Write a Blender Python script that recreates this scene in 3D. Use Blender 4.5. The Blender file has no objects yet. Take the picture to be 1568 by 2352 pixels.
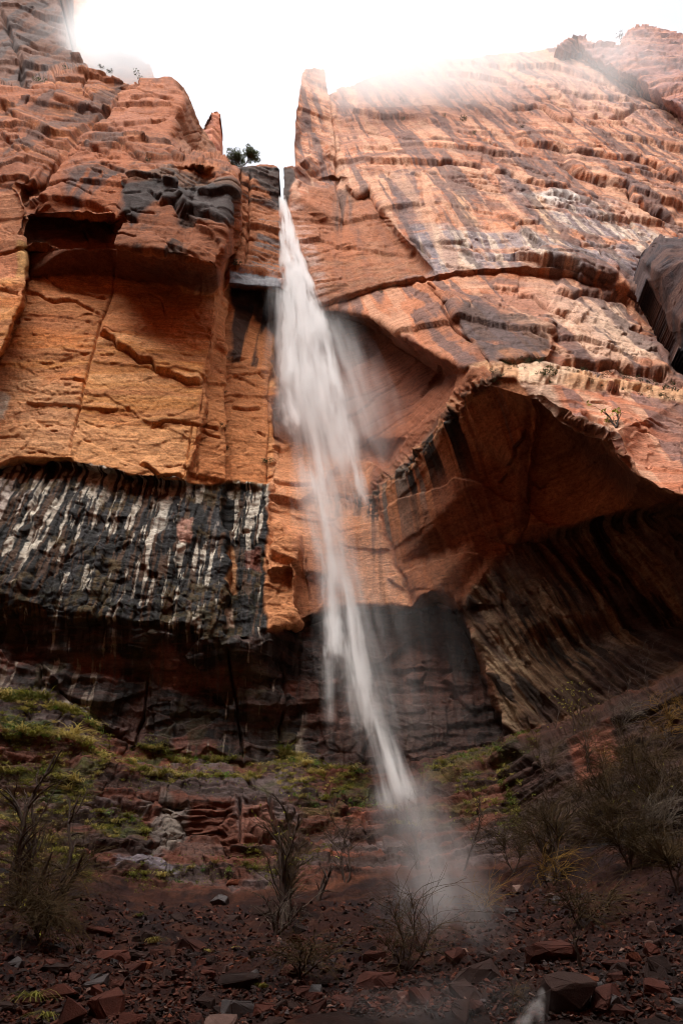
import bpy, bmesh, math, random
import numpy as np
from mathutils import Vector, Matrix
from mathutils.geometry import delaunay_2d_cdt

# ------------------------------------------------------------------ camera, sky, sun, exposure
S = bpy.context.scene
COL = S.collection
PITCH = math.radians(38.0)
CAMZ = 1.6
FPX = 1743.0                       # focal length in pixels of a 1568 x 2352 tracing
cam_d = bpy.data.cameras.new('camera')
cam = bpy.data.objects.new('camera', cam_d); COL.objects.link(cam)
cam.location = (0, 0, CAMZ)
cam.rotation_euler = (math.radians(90) + PITCH, 0, 0)
cam_d.sensor_fit = 'VERTICAL'; cam_d.sensor_height = 36.0
cam_d.lens = 36.0 * FPX / 2352.0
cam_d.clip_end = 3000
S.camera = cam

SUN_EL, SUN_AZ = 62.0, 205.0       # azimuth from +Y clockwise: the light comes from behind the camera, a little to the left
w = bpy.data.worlds.new('World'); S.world = w; w.use_nodes = True
nt = w.node_tree
sky = nt.nodes.new('ShaderNodeTexSky'); sky.sky_type = 'NISHITA'; sky.sun_disc = False
sky.sun_elevation = math.radians(SUN_EL); sky.sun_rotation = math.radians(SUN_AZ)
sky.dust_density = 4.0; sky.air_density = 1.0; sky.ozone_density = 1.0
hs = nt.nodes.new('ShaderNodeHueSaturation'); hs.inputs['Saturation'].default_value = 0.18
bg = nt.nodes['Background']; bg.inputs['Strength'].default_value = 0.15
nt.links.new(sky.outputs[0], hs.inputs['Color']); nt.links.new(hs.outputs[0], bg.inputs['Color'])

sun_d = bpy.data.lights.new('sun', 'SUN'); sun_d.energy = 1.5; sun_d.angle = math.radians(35)
sun_d.color = (1.0, 0.955, 0.89)
sun = bpy.data.objects.new('sun', sun_d); COL.objects.link(sun)
az, el = math.radians(SUN_AZ), math.radians(SUN_EL)
to_sun = Vector((math.sin(az) * math.cos(el), math.cos(az) * math.cos(el), math.sin(el)))
sun.rotation_euler = to_sun.to_track_quat('Z', 'Y').to_euler()

S.view_settings.view_transform = 'Standard'; S.view_settings.look = 'None'
S.view_settings.gamma = 1.0; S.view_settings.exposure = 1.32
S.render.engine = 'CYCLES'
S.cycles.max_bounces = 8; S.cycles.diffuse_bounces = 3; S.cycles.transparent_max_bounces = 16
S.cycles.volume_bounces = 6; S.cycles.volume_step_rate = 1.0; S.cycles.volume_max_steps = 128
S.cycles.use_denoising = True; S.cycles.filter_width = 1.05; S.cycles.use_adaptive_sampling = True; S.cycles.adaptive_threshold = 0.02

# ------------------------------------------------------------------ geometry of sight lines
CP, SP = math.cos(PITCH), math.sin(PITCH)
def ray(px, py):
    cx = (px - 784.0) / FPX; cy = (1176.0 - py) / FPX
    return cx, CP - SP * cy, SP + CP * cy
def at(px, py, Y):
    """the point on the sight line of (px, py) that stands Y metres away in plan"""
    x, y, z = ray(px, py); t = Y / y
    return Vector((x * t, Y, z * t + CAMZ))

# ------------------------------------------------------------------ noise
def _h(ix, iy, iz, seed):
    n = (ix * np.uint32(374761393) + iy * np.uint32(668265263) + iz * np.uint32(2147483647 - 1274126177) + np.uint32(seed * 362437 + 7)).astype(np.uint32)
    n = (n ^ (n >> np.uint32(13))) * np.uint32(1274126177)
    n = (n ^ (n >> np.uint32(16))) * np.uint32(2246822519)
    return ((n ^ (n >> np.uint32(15))) & np.uint32(0xFFFFFF)).astype(np.float32) / np.float32(0xFFFFFF)
def _i(a): return a.astype(np.int64).astype(np.uint32)
def vn2(x, y, seed=0):
    """value noise on a plane, -1 .. 1"""
    xf = np.floor(x); yf = np.floor(y); fx = (x - xf).astype(np.float32); fy = (y - yf).astype(np.float32)
    ix, iy = _i(xf), _i(yf); z = np.uint32(0); o = np.uint32(1)
    ux = fx * fx * fx * (fx * (fx * 6 - 15) + 10); uy = fy * fy * fy * (fy * (fy * 6 - 15) + 10)
    a = _h(ix, iy, z, seed); b = _h(ix + o, iy, z, seed); c = _h(ix, iy + o, z, seed); d = _h(ix + o, iy + o, z, seed)
    return ((a + (b - a) * ux) * (1 - uy) + (c + (d - c) * ux) * uy) * 2 - 1
def vn3(x, y, z, seed=0):
    zf = np.floor(z); fz = (z - zf).astype(np.float32); uz = fz * fz * (3 - 2 * fz); iz = _i(zf)
    xf = np.floor(x); yf = np.floor(y); fx = (x - xf).astype(np.float32); fy = (y - yf).astype(np.float32)
    ix, iy = _i(xf), _i(yf); o = np.uint32(1)
    ux = fx * fx * (3 - 2 * fx); uy = fy * fy * (3 - 2 * fy)
    r = []
    for k in (np.uint32(0), o):
        a = _h(ix, iy, iz + k, seed); b = _h(ix + o, iy, iz + k, seed); c = _h(ix, iy + o, iz + k, seed); d = _h(ix + o, iy + o, iz + k, seed)
        r.append((a + (b - a) * ux) * (1 - uy) + (c + (d - c) * ux) * uy)
    return (r[0] + (r[1] - r[0]) * uz) * 2 - 1
def fbm2(x, y, o=4, seed=0, gain=0.5):
    s = 0; a = 1.0; t = 0
    for k in range(o):
        s = s + a * vn2(x * 2.03 ** k + 17.1 * k, y * 2.03 ** k - 9.7 * k, seed + k); t += a; a *= gain
    return s / t
def fbm3(x, y, z, o=4, seed=0, gain=0.5):
    s = 0; a = 1.0; t = 0
    for k in range(o):
        f = 2.03 ** k
        s = s + a * vn3(x * f + 17.1 * k, y * f - 9.7 * k, z * f + 3.3 * k, seed + k); t += a; a *= gain
    return s / t
def cells2(x, y, seed=0, jit=0.9):
    """Voronoi on a plane: (random value of the nearest cell, distance to the border between the two nearest, second random)"""
    xf = np.floor(x); yf = np.floor(y)
    d1 = np.full(x.shape, 9.0, np.float32); d2 = d1.copy(); rid = np.zeros(x.shape, np.float32); rid2 = rid.copy()
    for dx in (-1, 0, 1):
        for dy in (-1, 0, 1):
            cx = xf + dx; cy = yf + dy; ix, iy = _i(cx), _i(cy)
            jx = _h(ix, iy, np.uint32(3), seed); jy = _h(ix, iy, np.uint32(5), seed)
            px = (cx + 0.5 + (jx - 0.5) * jit - x).astype(np.float32); py = (cy + 0.5 + (jy - 0.5) * jit - y).astype(np.float32)
            d = px * px + py * py
            r = _h(ix, iy, np.uint32(11), seed); q = _h(ix, iy, np.uint32(19), seed)
            near = d < d1
            d2 = np.where(near, d1, np.minimum(d2, d))
            rid = np.where(near, r, rid); rid2 = np.where(near, q, rid2)
            d1 = np.where(near, d, d1)
    return rid, np.sqrt(d2) - np.sqrt(d1), rid2
def plates(x, y, seed, tilt=1.0):
    """flat slabs: every Voronoi cell is a plane with its own height and tilt, so neighbours meet in sharp edges"""
    xf = np.floor(x); yf = np.floor(y); best = np.full(x.shape, 9.0, np.float32); h = np.zeros(x.shape, np.float32)
    for dx in (-1, 0, 1):
        for dy in (-1, 0, 1):
            cx = xf + dx; cy = yf + dy; ix, iy = _i(cx), _i(cy); r = [_h(ix, iy, np.uint32(k), seed) for k in (3, 5, 11, 19, 23)]
            px = (x - cx - .5 - (r[0] - .5) * .9).astype(np.float32); py = (y - cy - .5 - (r[1] - .5) * .9).astype(np.float32); d = px * px + py * py; near = d < best
            h = np.where(near, (r[2] - .5) + tilt * ((r[3] - .5) * px + (r[4] - .5) * py), h); best = np.where(near, d, best)
    return h
def sm(a, b, x):
    t = np.clip((x - a) / (b - a), 0, 1); return t * t * (3 - 2 * t)
def mix(a, b, t): return a + (b - a) * t

def in_poly(poly, X, Y):
    r = np.zeros(X.shape, bool); n = len(poly)
    for i in range(n):
        x0, y0 = poly[i][:2]; x1, y1 = poly[(i + 1) % n][:2]
        if y0 == y1: continue
        c = (y0 > Y) != (y1 > Y)
        r ^= c & (X < (x1 - x0) * (Y - y0) / (y1 - y0) + x0)
    return r
def line_dist(pl, X, Y, closed=False):
    """unsigned distance to a polyline, side sign (positive below the line) and position along it 0..1"""
    D = np.full(X.shape, 1e9, np.float32); Sg = np.zeros(X.shape, np.float32); T = np.zeros(X.shape, np.float32)
    pts = list(pl) + ([pl[0]] if closed else [])
    L = [0]
    for a, b in zip(pts[:-1], pts[1:]): L.append(L[-1] + math.hypot(b[0] - a[0], b[1] - a[1]))
    for k, (a, b) in enumerate(zip(pts[:-1], pts[1:])):
        vx, vy = b[0] - a[0], b[1] - a[1]; l2 = vx * vx + vy * vy + 1e-9
        t = np.clip(((X - a[0]) * vx + (Y - a[1]) * vy) / l2, 0, 1)
        dx = X - (a[0] + t * vx); dy = Y - (a[1] + t * vy); d = np.hypot(dx, dy)
        m = d < D
        D = np.where(m, d, D); Sg = np.where(m, np.sign(vx * dy - vy * dx), Sg); T = np.where(m, (L[k] + t * (L[k + 1] - L[k])) / L[-1], T)
    return D, Sg, T
def soft_poly(poly, X, Y, soft):
    """1 inside, 0 outside, blurred over `soft` px on each side of the outline"""
    d, _, _ = line_dist(poly, X, Y, True)
    return sm(-soft, soft, np.where(in_poly(poly, X, Y), d, -d))

# ------------------------------------------------------------------ objects
def tag(o, label=None, cat=None, group=None, kind=None):
    if label: o['label'] = label
    if cat: o['category'] = cat
    if group: o['group'] = group
    if kind: o['kind'] = kind
    return o
def empty(name, loc, label=None, cat=None, group=None):
    o = bpy.data.objects.new(name, None); COL.objects.link(o); o.location = loc
    o.empty_display_size = 0.2
    return tag(o, label, cat, group)
def mesh_np(name, V, F, mat, parent=None, attrs=None, smooth=True):
    """V (n,3), F (m,3|4) arrays -> one mesh object"""
    me = bpy.data.meshes.new(name)
    V = np.ascontiguousarray(V, np.float32); F = np.ascontiguousarray(F, np.int32); k = F.shape[1]
    me.vertices.add(len(V)); me.vertices.foreach_set('co', V.ravel())
    me.loops.add(F.size); me.loops.foreach_set('vertex_index', F.ravel())
    me.polygons.add(len(F)); me.polygons.foreach_set('loop_start', np.arange(0, F.size, k, dtype=np.int32))
    me.polygons.foreach_set('loop_total', np.full(len(F), k, np.int32))
    me.polygons.foreach_set('use_smooth', np.full(len(F), smooth, bool))
    for an, arr in (attrs or {}).items():
        if arr.ndim == 2:
            a = me.attributes.new(an, 'FLOAT_COLOR', 'POINT')
            a.data.foreach_set('color', np.ascontiguousarray(np.c_[arr, np.ones(len(arr))], np.float32).ravel())
        else:
            a = me.attributes.new(an, 'FLOAT', 'POINT'); a.data.foreach_set('value', np.ascontiguousarray(arr, np.float32))
    me.update(calc_edges=True); me.validate()
    if mat: me.materials.append(mat)
    o = bpy.data.objects.new(name, me); COL.objects.link(o)
    if parent: o.parent = parent
    return o
# ------------------------------------------------------------------ the rock relief: traced break lines, each with its distance Y in metres
LINES = [
 # far upper left wall behind the first rim
 [(-700,-260,58),(-240,-260,54),(20,-260,52),(128,-260,52)], [(128,-260,52),(135,0,50),(150,60,48),(156,110,46.5),(200,149,44)],
 [(30,-260,51),(40,60,45),(50,130,43),(58,206,40)],
 [(-700,240,44),(-240,215,42),(0,187,40),(36,200,39.5),(58,206,40),(74,175,41),(130,163,42.5),(155,154,43.5),(200,149,44)],
 # first rim, upper left
 [(-700,250,40),(-240,222,36),(0,191,34.4),(36,204,34),(58,211,34),(74,180,34.6),(130,168,35),(155,159,35.2),(202,153,35.6),(230,161,35.6),(274,181,35.4),(299,192,35),(331,187,34.6),(392,187,34.3),(407,194,34.4),(430,226,35.2),(446,269,36.4),(463,298,37.4),(500,350,37.5),(530,365,35.6),(545,385,34.0)],
 # tower corner
 [(407,194,34.4),(419,233,33.2),(396,287,31.8),(387,320,31.2),(421,356,31.6)], [(421,356,31.6),(445,352,35.2),(463,298,37.4)],
 [(421,356,31.6),(440,362,31.4),(480,372,31),(545,402,31.4)],
 # diagonal crack of the upper left
 [(270,215,35.6),(266,251,34.2),(220,284,33),(169,313,31.8),(144,356,30.4),(108,424,28.4),(88,453,27.6)],
 [(276,219,34.6),(273,254,33),(227,289,31.9),(176,318,30.7),(151,360,29.4),(115,427,27.4),(92,456,26.8)],
 [(299,192,35),(300,260,32.8),(240,300,31.4)],
 # upper blocks above the brow
 [(92,456,26.8),(68,503,26.1),(173,502,25.9),(272,502,26.1)], [(160,330,30),(215,335,29.0),(300,345,28.6),(387,330,30.2)],
 [(215,335,29.0),(165,415,26.9),(150,450,26.6)], [(215,335,29.0),(250,365,28.0),(330,385,27.6),(420,385,27.6),(520,402,28.4)],
 [(299,421,27.0),(281,471,26.4),(272,502,26.1)], [(306,419,26.2),(288,473,25.7),(279,503,25.5),(268,566,25.5),(360,577,25.2),(414,582,25.3),(498,609,25.9)],
 [(306,419,26.2),(380,392,26.8),(480,392,27.3),(533,430,26.9),(515,521,26.2),(506,600,25.9),(498,609,25.9)],
 [(68,507,27.7),(173,507,27.9),(268,507,27.8)], [(62,545,28.0),(160,552,27.9),(262,548,27.8)],
 [(58,572,27.6),(162,571,27.3),(259,572,27.3)],
 [(65,637,29.2),(180,631,29.3),(265,637,29.3),(360,658,29.3),(439,680,29.3),(500,673,29.5)],
 [(533,430,26.9),(548,440,32.2)], [(506,600,25.9),(518,625,32.0)],
 [(548,395,33.0),(548,440,32.6),(536,540,32.3),(518,625,32.0),(510,680,31.2)],
 # far left rib
 [(-700,470,31),(-240,460,28),(0,440,26.8),(45,428,26.4),(54,440,26.4),(66,505,26.6),(54,575,26.6),(60,640,26.8),(46,700,26.7),(2,810,26.5),(-240,1000,26)],
 [(60,440,28.4),(72,505,28.0)], [(61,575,28.6),(68,640,29.3),(54,702,29.0),(8,812,28.8),(-240,1010,28.6)],
 # orange left face
 [(500,680,29.6),(497,740,29.3),(473,870,29.1),(460,990,29.0),(430,1106,28.8)],
 [(505,682,30.6),(502,742,30.1),(478,872,29.8),(465,992,29.6),(436,1107,29.3)],
 [(519,690,30.8),(519,800,30.4),(517,950,30.0),(517,1108,29.8)],
 [(524,690,32.2),(525,800,31.6),(524,950,31.0),(523,1108,30.6)],
 [(60,645,29.3),(262,660,29.3),(225,775,29.0),(170,960,28.8),(160,1040,28.7)],
 # strip beside the falls
 [(548,395,33.0),(590,378,33.2),(615,377,33.4),(635,382,33.6)], [(635,382,33.6),(641,400,33.8),(641,456,33.8),(655,470,34.0)],
 [(540,560,32.4),(585,590,32.2),(640,600,33)], [(528,626,31.0),(545,620,31.2),(600,630,31.5),(640,640,31.9)], [(524,652,30.9),(545,655,31.0),(600,658,31.3),(638,660,31.7),(690,690,33)],
 [(530,661,33.2),(600,666,34.0),(640,668,34.3)], [(525,705,32.2),(600,740,33.6),(640,760,34.2)],
 [(525,870,31.4),(610,860,32.2)], [(525,1108,30.6),(612,1110,30.6)],
 [(617,860,32.4),(622,960,31.4),(616,1110,30.5)], [(634,860,34.0),(634,960,32.6),(622,1110,30.8)],
 # overhanging dark wet band
 [(-700,1110,27),(-240,1085,28),(0,1066,28.6),(40,1050,28.6),(165,1052,28.6),(172,1062,28.5),(300,1090,28.6),(430,1108,28.8),(440,1109,29.3),(517,1110,29.8)],
 [(-700,1120,27.6),(-240,1096,28.8),(0,1080,29.4),(40,1068,29.6),(150,1074,29.6),(172,1076,29.4),(300,1102,29.4),(430,1118,29.4),(517,1120,29.9),(612,1120,30.3)],
 [(-700,1365,26.5),(-240,1350,27.2),(0,1362,27.8),(60,1380,27.6),(120,1400,28.0),(200,1410,28.2),(300,1424,28.4),(420,1425,28.5),(515,1462,28.8),(610,1448,29.3),(680,1432,30.0)],
 [(-700,1440,29),(-240,1470,28.6),(0,1490,28.9),(120,1520,29.2),(300,1560,29.7),(520,1585,30.2),(610,1570,30.4),(690,1510,31.4)],
 [(517,1120,29.9),(515,1250,29.4),(515,1462,28.8)], [(524,1120,30.8),(522,1250,30.4),(522,1455,29.6)],
 [(612,1120,30.3),(606,1250,29.9),(600,1380,29.7),(610,1448,29.3)],
 # column right of it, and slab edge
 [(622,1115,30.4),(618,1190,30.0),(640,1195,30.0),(680,1240,29.8),(676,1300,29.5),(675,1430,29.6)],
 [(645,1185,30.4),(690,1236,30.4),(684,1300,30.4),(684,1425,30.6)], [(616,1310,29.3),(670,1305,29.4)], [(614,1318,29.8),(668,1313,30.1)],
 [(610,1448,29.3),(640,1442,29.5),(668,1430,29.6)],
 # centre wall under the seep line
 [(630,1130,30.6),(700,1140,30.9),(780,1160,31.0),(850,1140,30.4)], [(690,1236,30.4),(740,1280,30.6),(790,1340,30.7),(800,1388,30.6)],
 [(684,1425,30.6),(740,1400,30.7),(800,1388,30.6),(900,1392,30.4),(948,1396,30.2)],
 [(690,1440,31.6),(800,1402,31.6),(900,1406,31.5),(948,1408,31.2)],
 # big shaded alcove
 [(741,715,32.4),(780,713,31.9),(830,721,30.6),(870,737,29.1),(960,792,26.2),(1050,842,23.2),(1085,848,22.6)],
 [(690,720,33.6),(738,728,34.6),(775,730,34.6),(820,740,34.3),(858,756,33.4),(942,812,31.0),(1020,862,28.4),(1040,860,25.4)],
 [(690,850,34.3),(790,850,33.6),(880,890,32.0),(960,900,29.6)], [(640,960,33.2),(720,1010,33.2),(800,1010,32.3),(890,1060,30.2)],
 [(1040,860,25.4),(1010,910,26.2),(985,960,26.6),(930,1000,28.4),(890,1060,30.2)],
 [(850,1140,30.4),(860,1128,30.0),(890,1085,29.2),(960,1030,27.0),(1000,975,25.2),(1060,915,23.4),(1110,878,22.2),(1140,857,21.7)],
 [(650,1010,32.6),(700,1030,31.6),(740,1080,31.6),(830,1040,31.6),(880,1052,30.9)], [(700,1030,31.6),(690,1100,31.0)],
 # rib with drip streaks
 [(868,1142,29.8),(898,1098,28.8),(968,1042,26.8),(1010,985,25.0),(1068,925,23.3),(1118,886,22.1),(1190,868,21.5)],
 [(880,1200,30.0),(915,1300,30.2),(950,1394,30.2)], [(950,1394,30.2),(966,1370,29.6),(1000,1355,29.0),(1040,1372,29.0),(1060,1388,29.0)],
 [(956,1404,31.4),(1000,1378,31.6),(1050,1402,30.8)],
 [(1050,1140,26.6),(1100,1220,27.6),(1140,1245,27.9)], [(1140,1245,27.9),(1180,1246,27.4),(1209,1200,26.6),(1213,1100,25.0),(1232,960,22.7),(1216,914,21.4)],
 [(1188,1060,24.4),(1175,1080,25.2),(1190,1200,26.6)],
 [(1190,868,21.5),(1216,914,21.4)],
 # right buttress, its arch edge and the recess beneath
 [(1190,868,21.5),(1230,866,21.3),(1300,880,21.5),(1400,890,22.0),(1568,915,22.6),(1830,960,23.5)],
 [(1216,914,21.4),(1240,920,21.0),(1262,940,20.8),(1290,966,20.7),(1350,990,20.3),(1380,1000,19.6),(1415,996,19.3)], [(1415,996,19.3),(1420,975,19.6)],
 [(1415,996,19.3),(1392,1010,19.9),(1408,1030,19.8),(1435,1060,19.6),(1470,1100,19.3),(1505,1122,19.1),(1535,1135,18.9),(1568,1139,18.7),(1830,1200,17.8)],
 [(1238,930,22.0),(1255,950,22.7),(1285,980,23.0),(1345,1003,22.9),(1380,1012,22.4),(1400,1040,22.2),(1428,1070,21.9),(1464,1110,21.5),(1500,1132,21.8),(1535,1146,21.2),(1568,1150,20.8),(1830,1212,19.6)],
 [(1238,930,22.0),(1246,990,23.4),(1225,1100,25.4),(1216,1205,26.6)], [(1246,990,23.4),(1320,1060,24.3),(1420,1120,23.9)],
 [(1216,1205,26.6),(1280,1212,26.4),(1340,1195,25.8),(1420,1180,25.0),(1500,1165,23.6),(1568,1168,22.6),(1830,1230,21)],
 # fluted dark wall
 [(1190,1250,27.7),(1290,1240,27.0),(1400,1210,25.9),(1500,1185,24.5),(1568,1185,23.6),(1830,1250,22)],
 [(1060,1392,29.4),(1150,1390,28.4),(1300,1370,27.4),(1450,1320,26.2),(1568,1290,24.6),(1830,1300,23)],
 [(1060,1392,29.4),(1080,1440,29.4),(1115,1520,29.2),(1140,1600,29.0),(1163,1695,28.8)], [(1072,1450,31.2),(1107,1525,31.4),(1132,1605,31.2),(1154,1700,30.8)],
 [(1150,1560,29.0),(1300,1500,28.2),(1450,1450,27.2),(1568,1420,26),(1830,1400,24)],
 # contact ledge with shrubs
 [(1085,848,22.6),(1125,832,23.2),(1180,836,23.4),(1260,828,23.5),(1310,838,23.5),(1380,848,23.5),(1440,870,23.7),(1530,880,23.8),(1568,890,23.9),(1830,930,25)],
 # block above it
 [(985,648,27.6),(1040,700,25.8),(1085,790,23.6),(1130,834,22.5),(1200,828,22.6),(1258,822,22.8),(1268,800,23.4),(1262,745,24.6),(1150,722,25.6),(1075,680,27.0),(1000,645,28.6)],
 [(978,655,28.2),(1032,706,26.4),(1077,794,24.0),(1085,848,22.6)], [(1275,800,24.0),(1270,745,25.2),(1150,714,26.4)],
 # upper ledge line across the right wall
 [(690,702,33.0),(745,706,32.3),(800,690,31.8),(860,672,31.2),(950,650,30.2),(1000,640,29.4),(1050,628,29.0),(1150,622,28.6),(1240,632,28.9),(1300,640,29.1),(1380,662,29.8),(1440,690,30.4),(1500,720,30.6),(1568,760,30.4),(1830,900,29.5)],
 [(690,690,33.0),(745,695,31.9),(800,679,31.4),(860,660,30.8),(950,638,29.7),(1000,628,28.9),(1050,617,28.6),(1150,613,28.2),(1230,610,28.2),(1300,616,28.4),(1380,640,29.0),(1440,668,29.6),(1500,695,29.8),(1568,735,29.8),(1830,880,29)],
 # facet edge
 [(773,398,37.2),(792,402,36.4),(800,430,35.4),(828,452,34.6),(858,438,34.2),(870,465,33.4),(905,520,31.9),(940,560,30.9),(985,612,29.5)],
 [(768,404,37.8),(786,410,37.2),(793,438,36.4),(826,461,35.5),(851,447,35.2),(862,471,34.4),(897,527,32.9),(932,568,31.9),(972,618,30.6)],
 [(690,560,33.0),(790,530,33.6),(900,560,32.6)],
 # pinnacle and rim of the right wall
 [(655,470,34.0),(668,484,34.0),(680,452,33.6),(677,380,34.6),(680,280,36.6),(686,240,38.0),(693,165,41),(700,156,41.2),(722,152,41.3),(746,158,41.6),(753,180,42),(757,208,42.3)],
 [(757,208,42.3),(770,208,44),(776,197,44.2),(810,190,45),(860,172,45.8),(900,160,46.2),(1000,142,47),(1100,126,47),(1200,116,47),(1275,106,47),(1400,140,46.6),(1480,180,46),(1568,230,44.5),(1830,300,42)],
 [(757,208,42.3),(765,260,40.2),(773,330,38.6),(773,398,37.2)], [(771,208,44),(778,260,41.0),(783,330,39.0),(792,402,36.4)],
 [(690,400,35.4),(715,412,36),(773,398,37.2)], [(695,300,38),(770,312,39)],
 [(1000,250,39.6),(1250,270,40.0),(1568,330,40.2),(1830,400,39)], [(1000,400,34.0),(1180,415,33.8),(1300,450,34.0),(1568,520,34.2),(1830,600,33)],
 [(1190,408,34.4),(1280,425,34.6),(1390,450,34.8),(1480,468,34.8),(1568,490,34.6)],
 # ledges at the foot
 [(-700,1560,24),(-240,1560,26),(0,1585,28.4),(100,1600,28.3),(160,1640,28.8),(250,1685,29.4),(350,1738,30.0),(450,1750,30.2),(560,1760,30.5),(660,1744,30.8),(850,1756,31.2),(1000,1742,31.2),(1120,1712,30.8),(1163,1695,28.8),(1230,1690,28.0),(1330,1640,27.4),(1450,1590,26.4),(1568,1540,25.0),(1830,1480,23)],
 [(-700,1640,20),(-240,1650,23),(0,1660,26.2),(130,1700,27.0),(250,1745,28.0),(350,1770,28.8),(560,1790,29.0),(700,1780,29.0),(860,1800,29.4),(1000,1790,29.2),(1130,1740,28.6)],
 [(1163,1705,27.8),(1250,1700,26.2),(1350,1660,24.8),(1450,1620,23.4),(1568,1560,21.8),(1830,1500,20)],
 [(-700,1880,16),(-240,1850,21),(0,1840,24.4),(200,1820,26.0),(318,1838,27.0),(440,1850,27.2),(545,1840,27.4),(640,1820,27.6),(800,1870,27.6),(900,1880,27.4),(1050,1880,26.8),(1160,1870,26.0)],
 [(318,1838,27.0),(325,1900,25.9),(350,1960,25.5),(400,1988,25.3),(470,1995,25.3),(530,1990,25.2),(548,1950,25.6),(545,1840,27.4)],
 [(360,1860,27.6),(430,1930,27.2),(500,1930,27.0)],
 [(548,1950,25.6),(620,1950,26.0),(700,1930,26.2),(790,1950,26.0),(900,1960,25.4),(1100,1950,24.4)],
 [(-700,2020,12),(-240,2010,18),(0,2000,21.0),(200,2000,23.0),(300,2030,23.6),(420,2045,23.9),(560,2040,23.9),(700,2040,22.8),(900,2000,23.4),(1150,1990,22.0),(1300,1950,20.4),(1568,1900,18.4),(1830,1860,16)],
 [(1300,1800,22.8),(1450,1760,21.4),(1568,1740,20.2),(1830,1700,18)], [(1160,1870,26.0),(1300,1800,22.8)],
 [(-700,2110,11),(-240,2100,15.5),(0,2100,17.8),(300,2105,20.2),(600,2105,19.8),(900,2100,18.4),(1200,2100,17.4),(1568,2080,15.2),(1830,2060,14)],
 [(-700,2200,10),(-240,2200,13.4),(0,2200,14.8),(300,2200,16.3),(600,2200,16.0),(900,2200,15.1),(1200,2200,14.5),(1568,2190,13.5),(1830,2180,12.6)],
 [(-700,2352,9),(-240,2352,11.4),(0,2352,12.0),(600,2352,12.4),(1200,2352,12.0),(1830,2352,11.2)],
 [(-700,2470,8),(-240,2470,9.8),(0,2470,10.3),(600,2470,10.6),(1200,2470,10.3),(1830,2470,9.6)],
 [(1830,300,42),(1830,400,39),(1830,600,33),(1830,880,29),(1830,900,29.5),(1830,930,25),(1830,960,23.5),(1830,1200,17.8)],
 # closing the sheet above the rims (cut away afterwards)
 [(200,149,44),(420,100,44),(600,100,42),(700,60,43),(1275,60,47.5),(1568,160,46),(1830,200,44)], [(545,385,34),(560,300,36),(640,300,36),(660,380,34.2)],
]
def build_field():
    vid = {}; V = []; E = []; YS = []
    for pl in LINES:
        prev = None
        for (x, y, Y) in pl:
            k = (round(x, 1), round(y, 1))
            if k not in vid:
                vid[k] = len(V); V.append(Vector((x, y))); YS.append(Y)
            if prev is not None and prev != vid[k]: E.append((prev, vid[k]))
            prev = vid[k]
    r = delaunay_2d_cdt(V, E, [], 0, 1e-4)
    ov, ot = r[0], r[2]
    P = np.array([(v.x, v.y) for v in V]); T0 = np.array([YS[i] / ray(V[i].x, V[i].y)[1] for i in range(len(V))])
    OT = np.zeros(len(ov)); OV = np.array([(v.x, v.y) for v in ov])
    for i, src in enumerate(r[3]):
        if src: OT[i] = 1.0 / T0[src[0]]
        else:
            d = np.hypot(P[:, 0] - OV[i, 0], P[:, 1] - OV[i, 1]) + 0.01
            j = np.argsort(d)[:4]; OT[i] = np.sum((1 / T0[j]) / d[j] ** 2) / np.sum(1 / d[j] ** 2)
    return OV, OT, ot
def raster(OV, OT, tris, GX, GY):
    """inverse distance along the sight line, linear inside every triangle"""
    W = np.full((len(GY), len(GX)), np.nan, np.float32)
    for t in tris:
        (x0, y0), (x1, y1), (x2, y2) = OV[list(t)]
        den = (y1 - y2) * (x0 - x2) + (x2 - x1) * (y0 - y2)
        if abs(den) < 1e-6: continue
        i0, i1 = np.searchsorted(GX, min(x0, x1, x2)), np.searchsorted(GX, max(x0, x1, x2), 'right')
        j0, j1 = np.searchsorted(GY, min(y0, y1, y2)), np.searchsorted(GY, max(y0, y1, y2), 'right')
        if i0 >= i1 or j0 >= j1: continue
        X, Yg = np.meshgrid(GX[i0:i1], GY[j0:j1])
        a = ((y1 - y2) * (X - x2) + (x2 - x1) * (Yg - y2)) / den; b = ((y2 - y0) * (X - x2) + (x0 - x2) * (Yg - y2)) / den; c = 1 - a - b
        m = (a >= -1e-6) & (b >= -1e-6) & (c >= -1e-6)
        v = a * OT[t[0]] + b * OT[t[1]] + c * OT[t[2]]
        sub = W[j0:j1, i0:i1]; sub[m] = v[m]
    return W
def blur(A, n):
    for ax in (0, 1):
        for _ in range(n):
            B = np.concatenate([np.take(A, [0], ax), A, np.take(A, [-1], ax)], ax)
            L = A.shape[ax]
            A = 0.25 * np.take(B, range(0, L), ax) + 0.5 * A + 0.25 * np.take(B, range(2, L + 2), ax)
    return A
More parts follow.
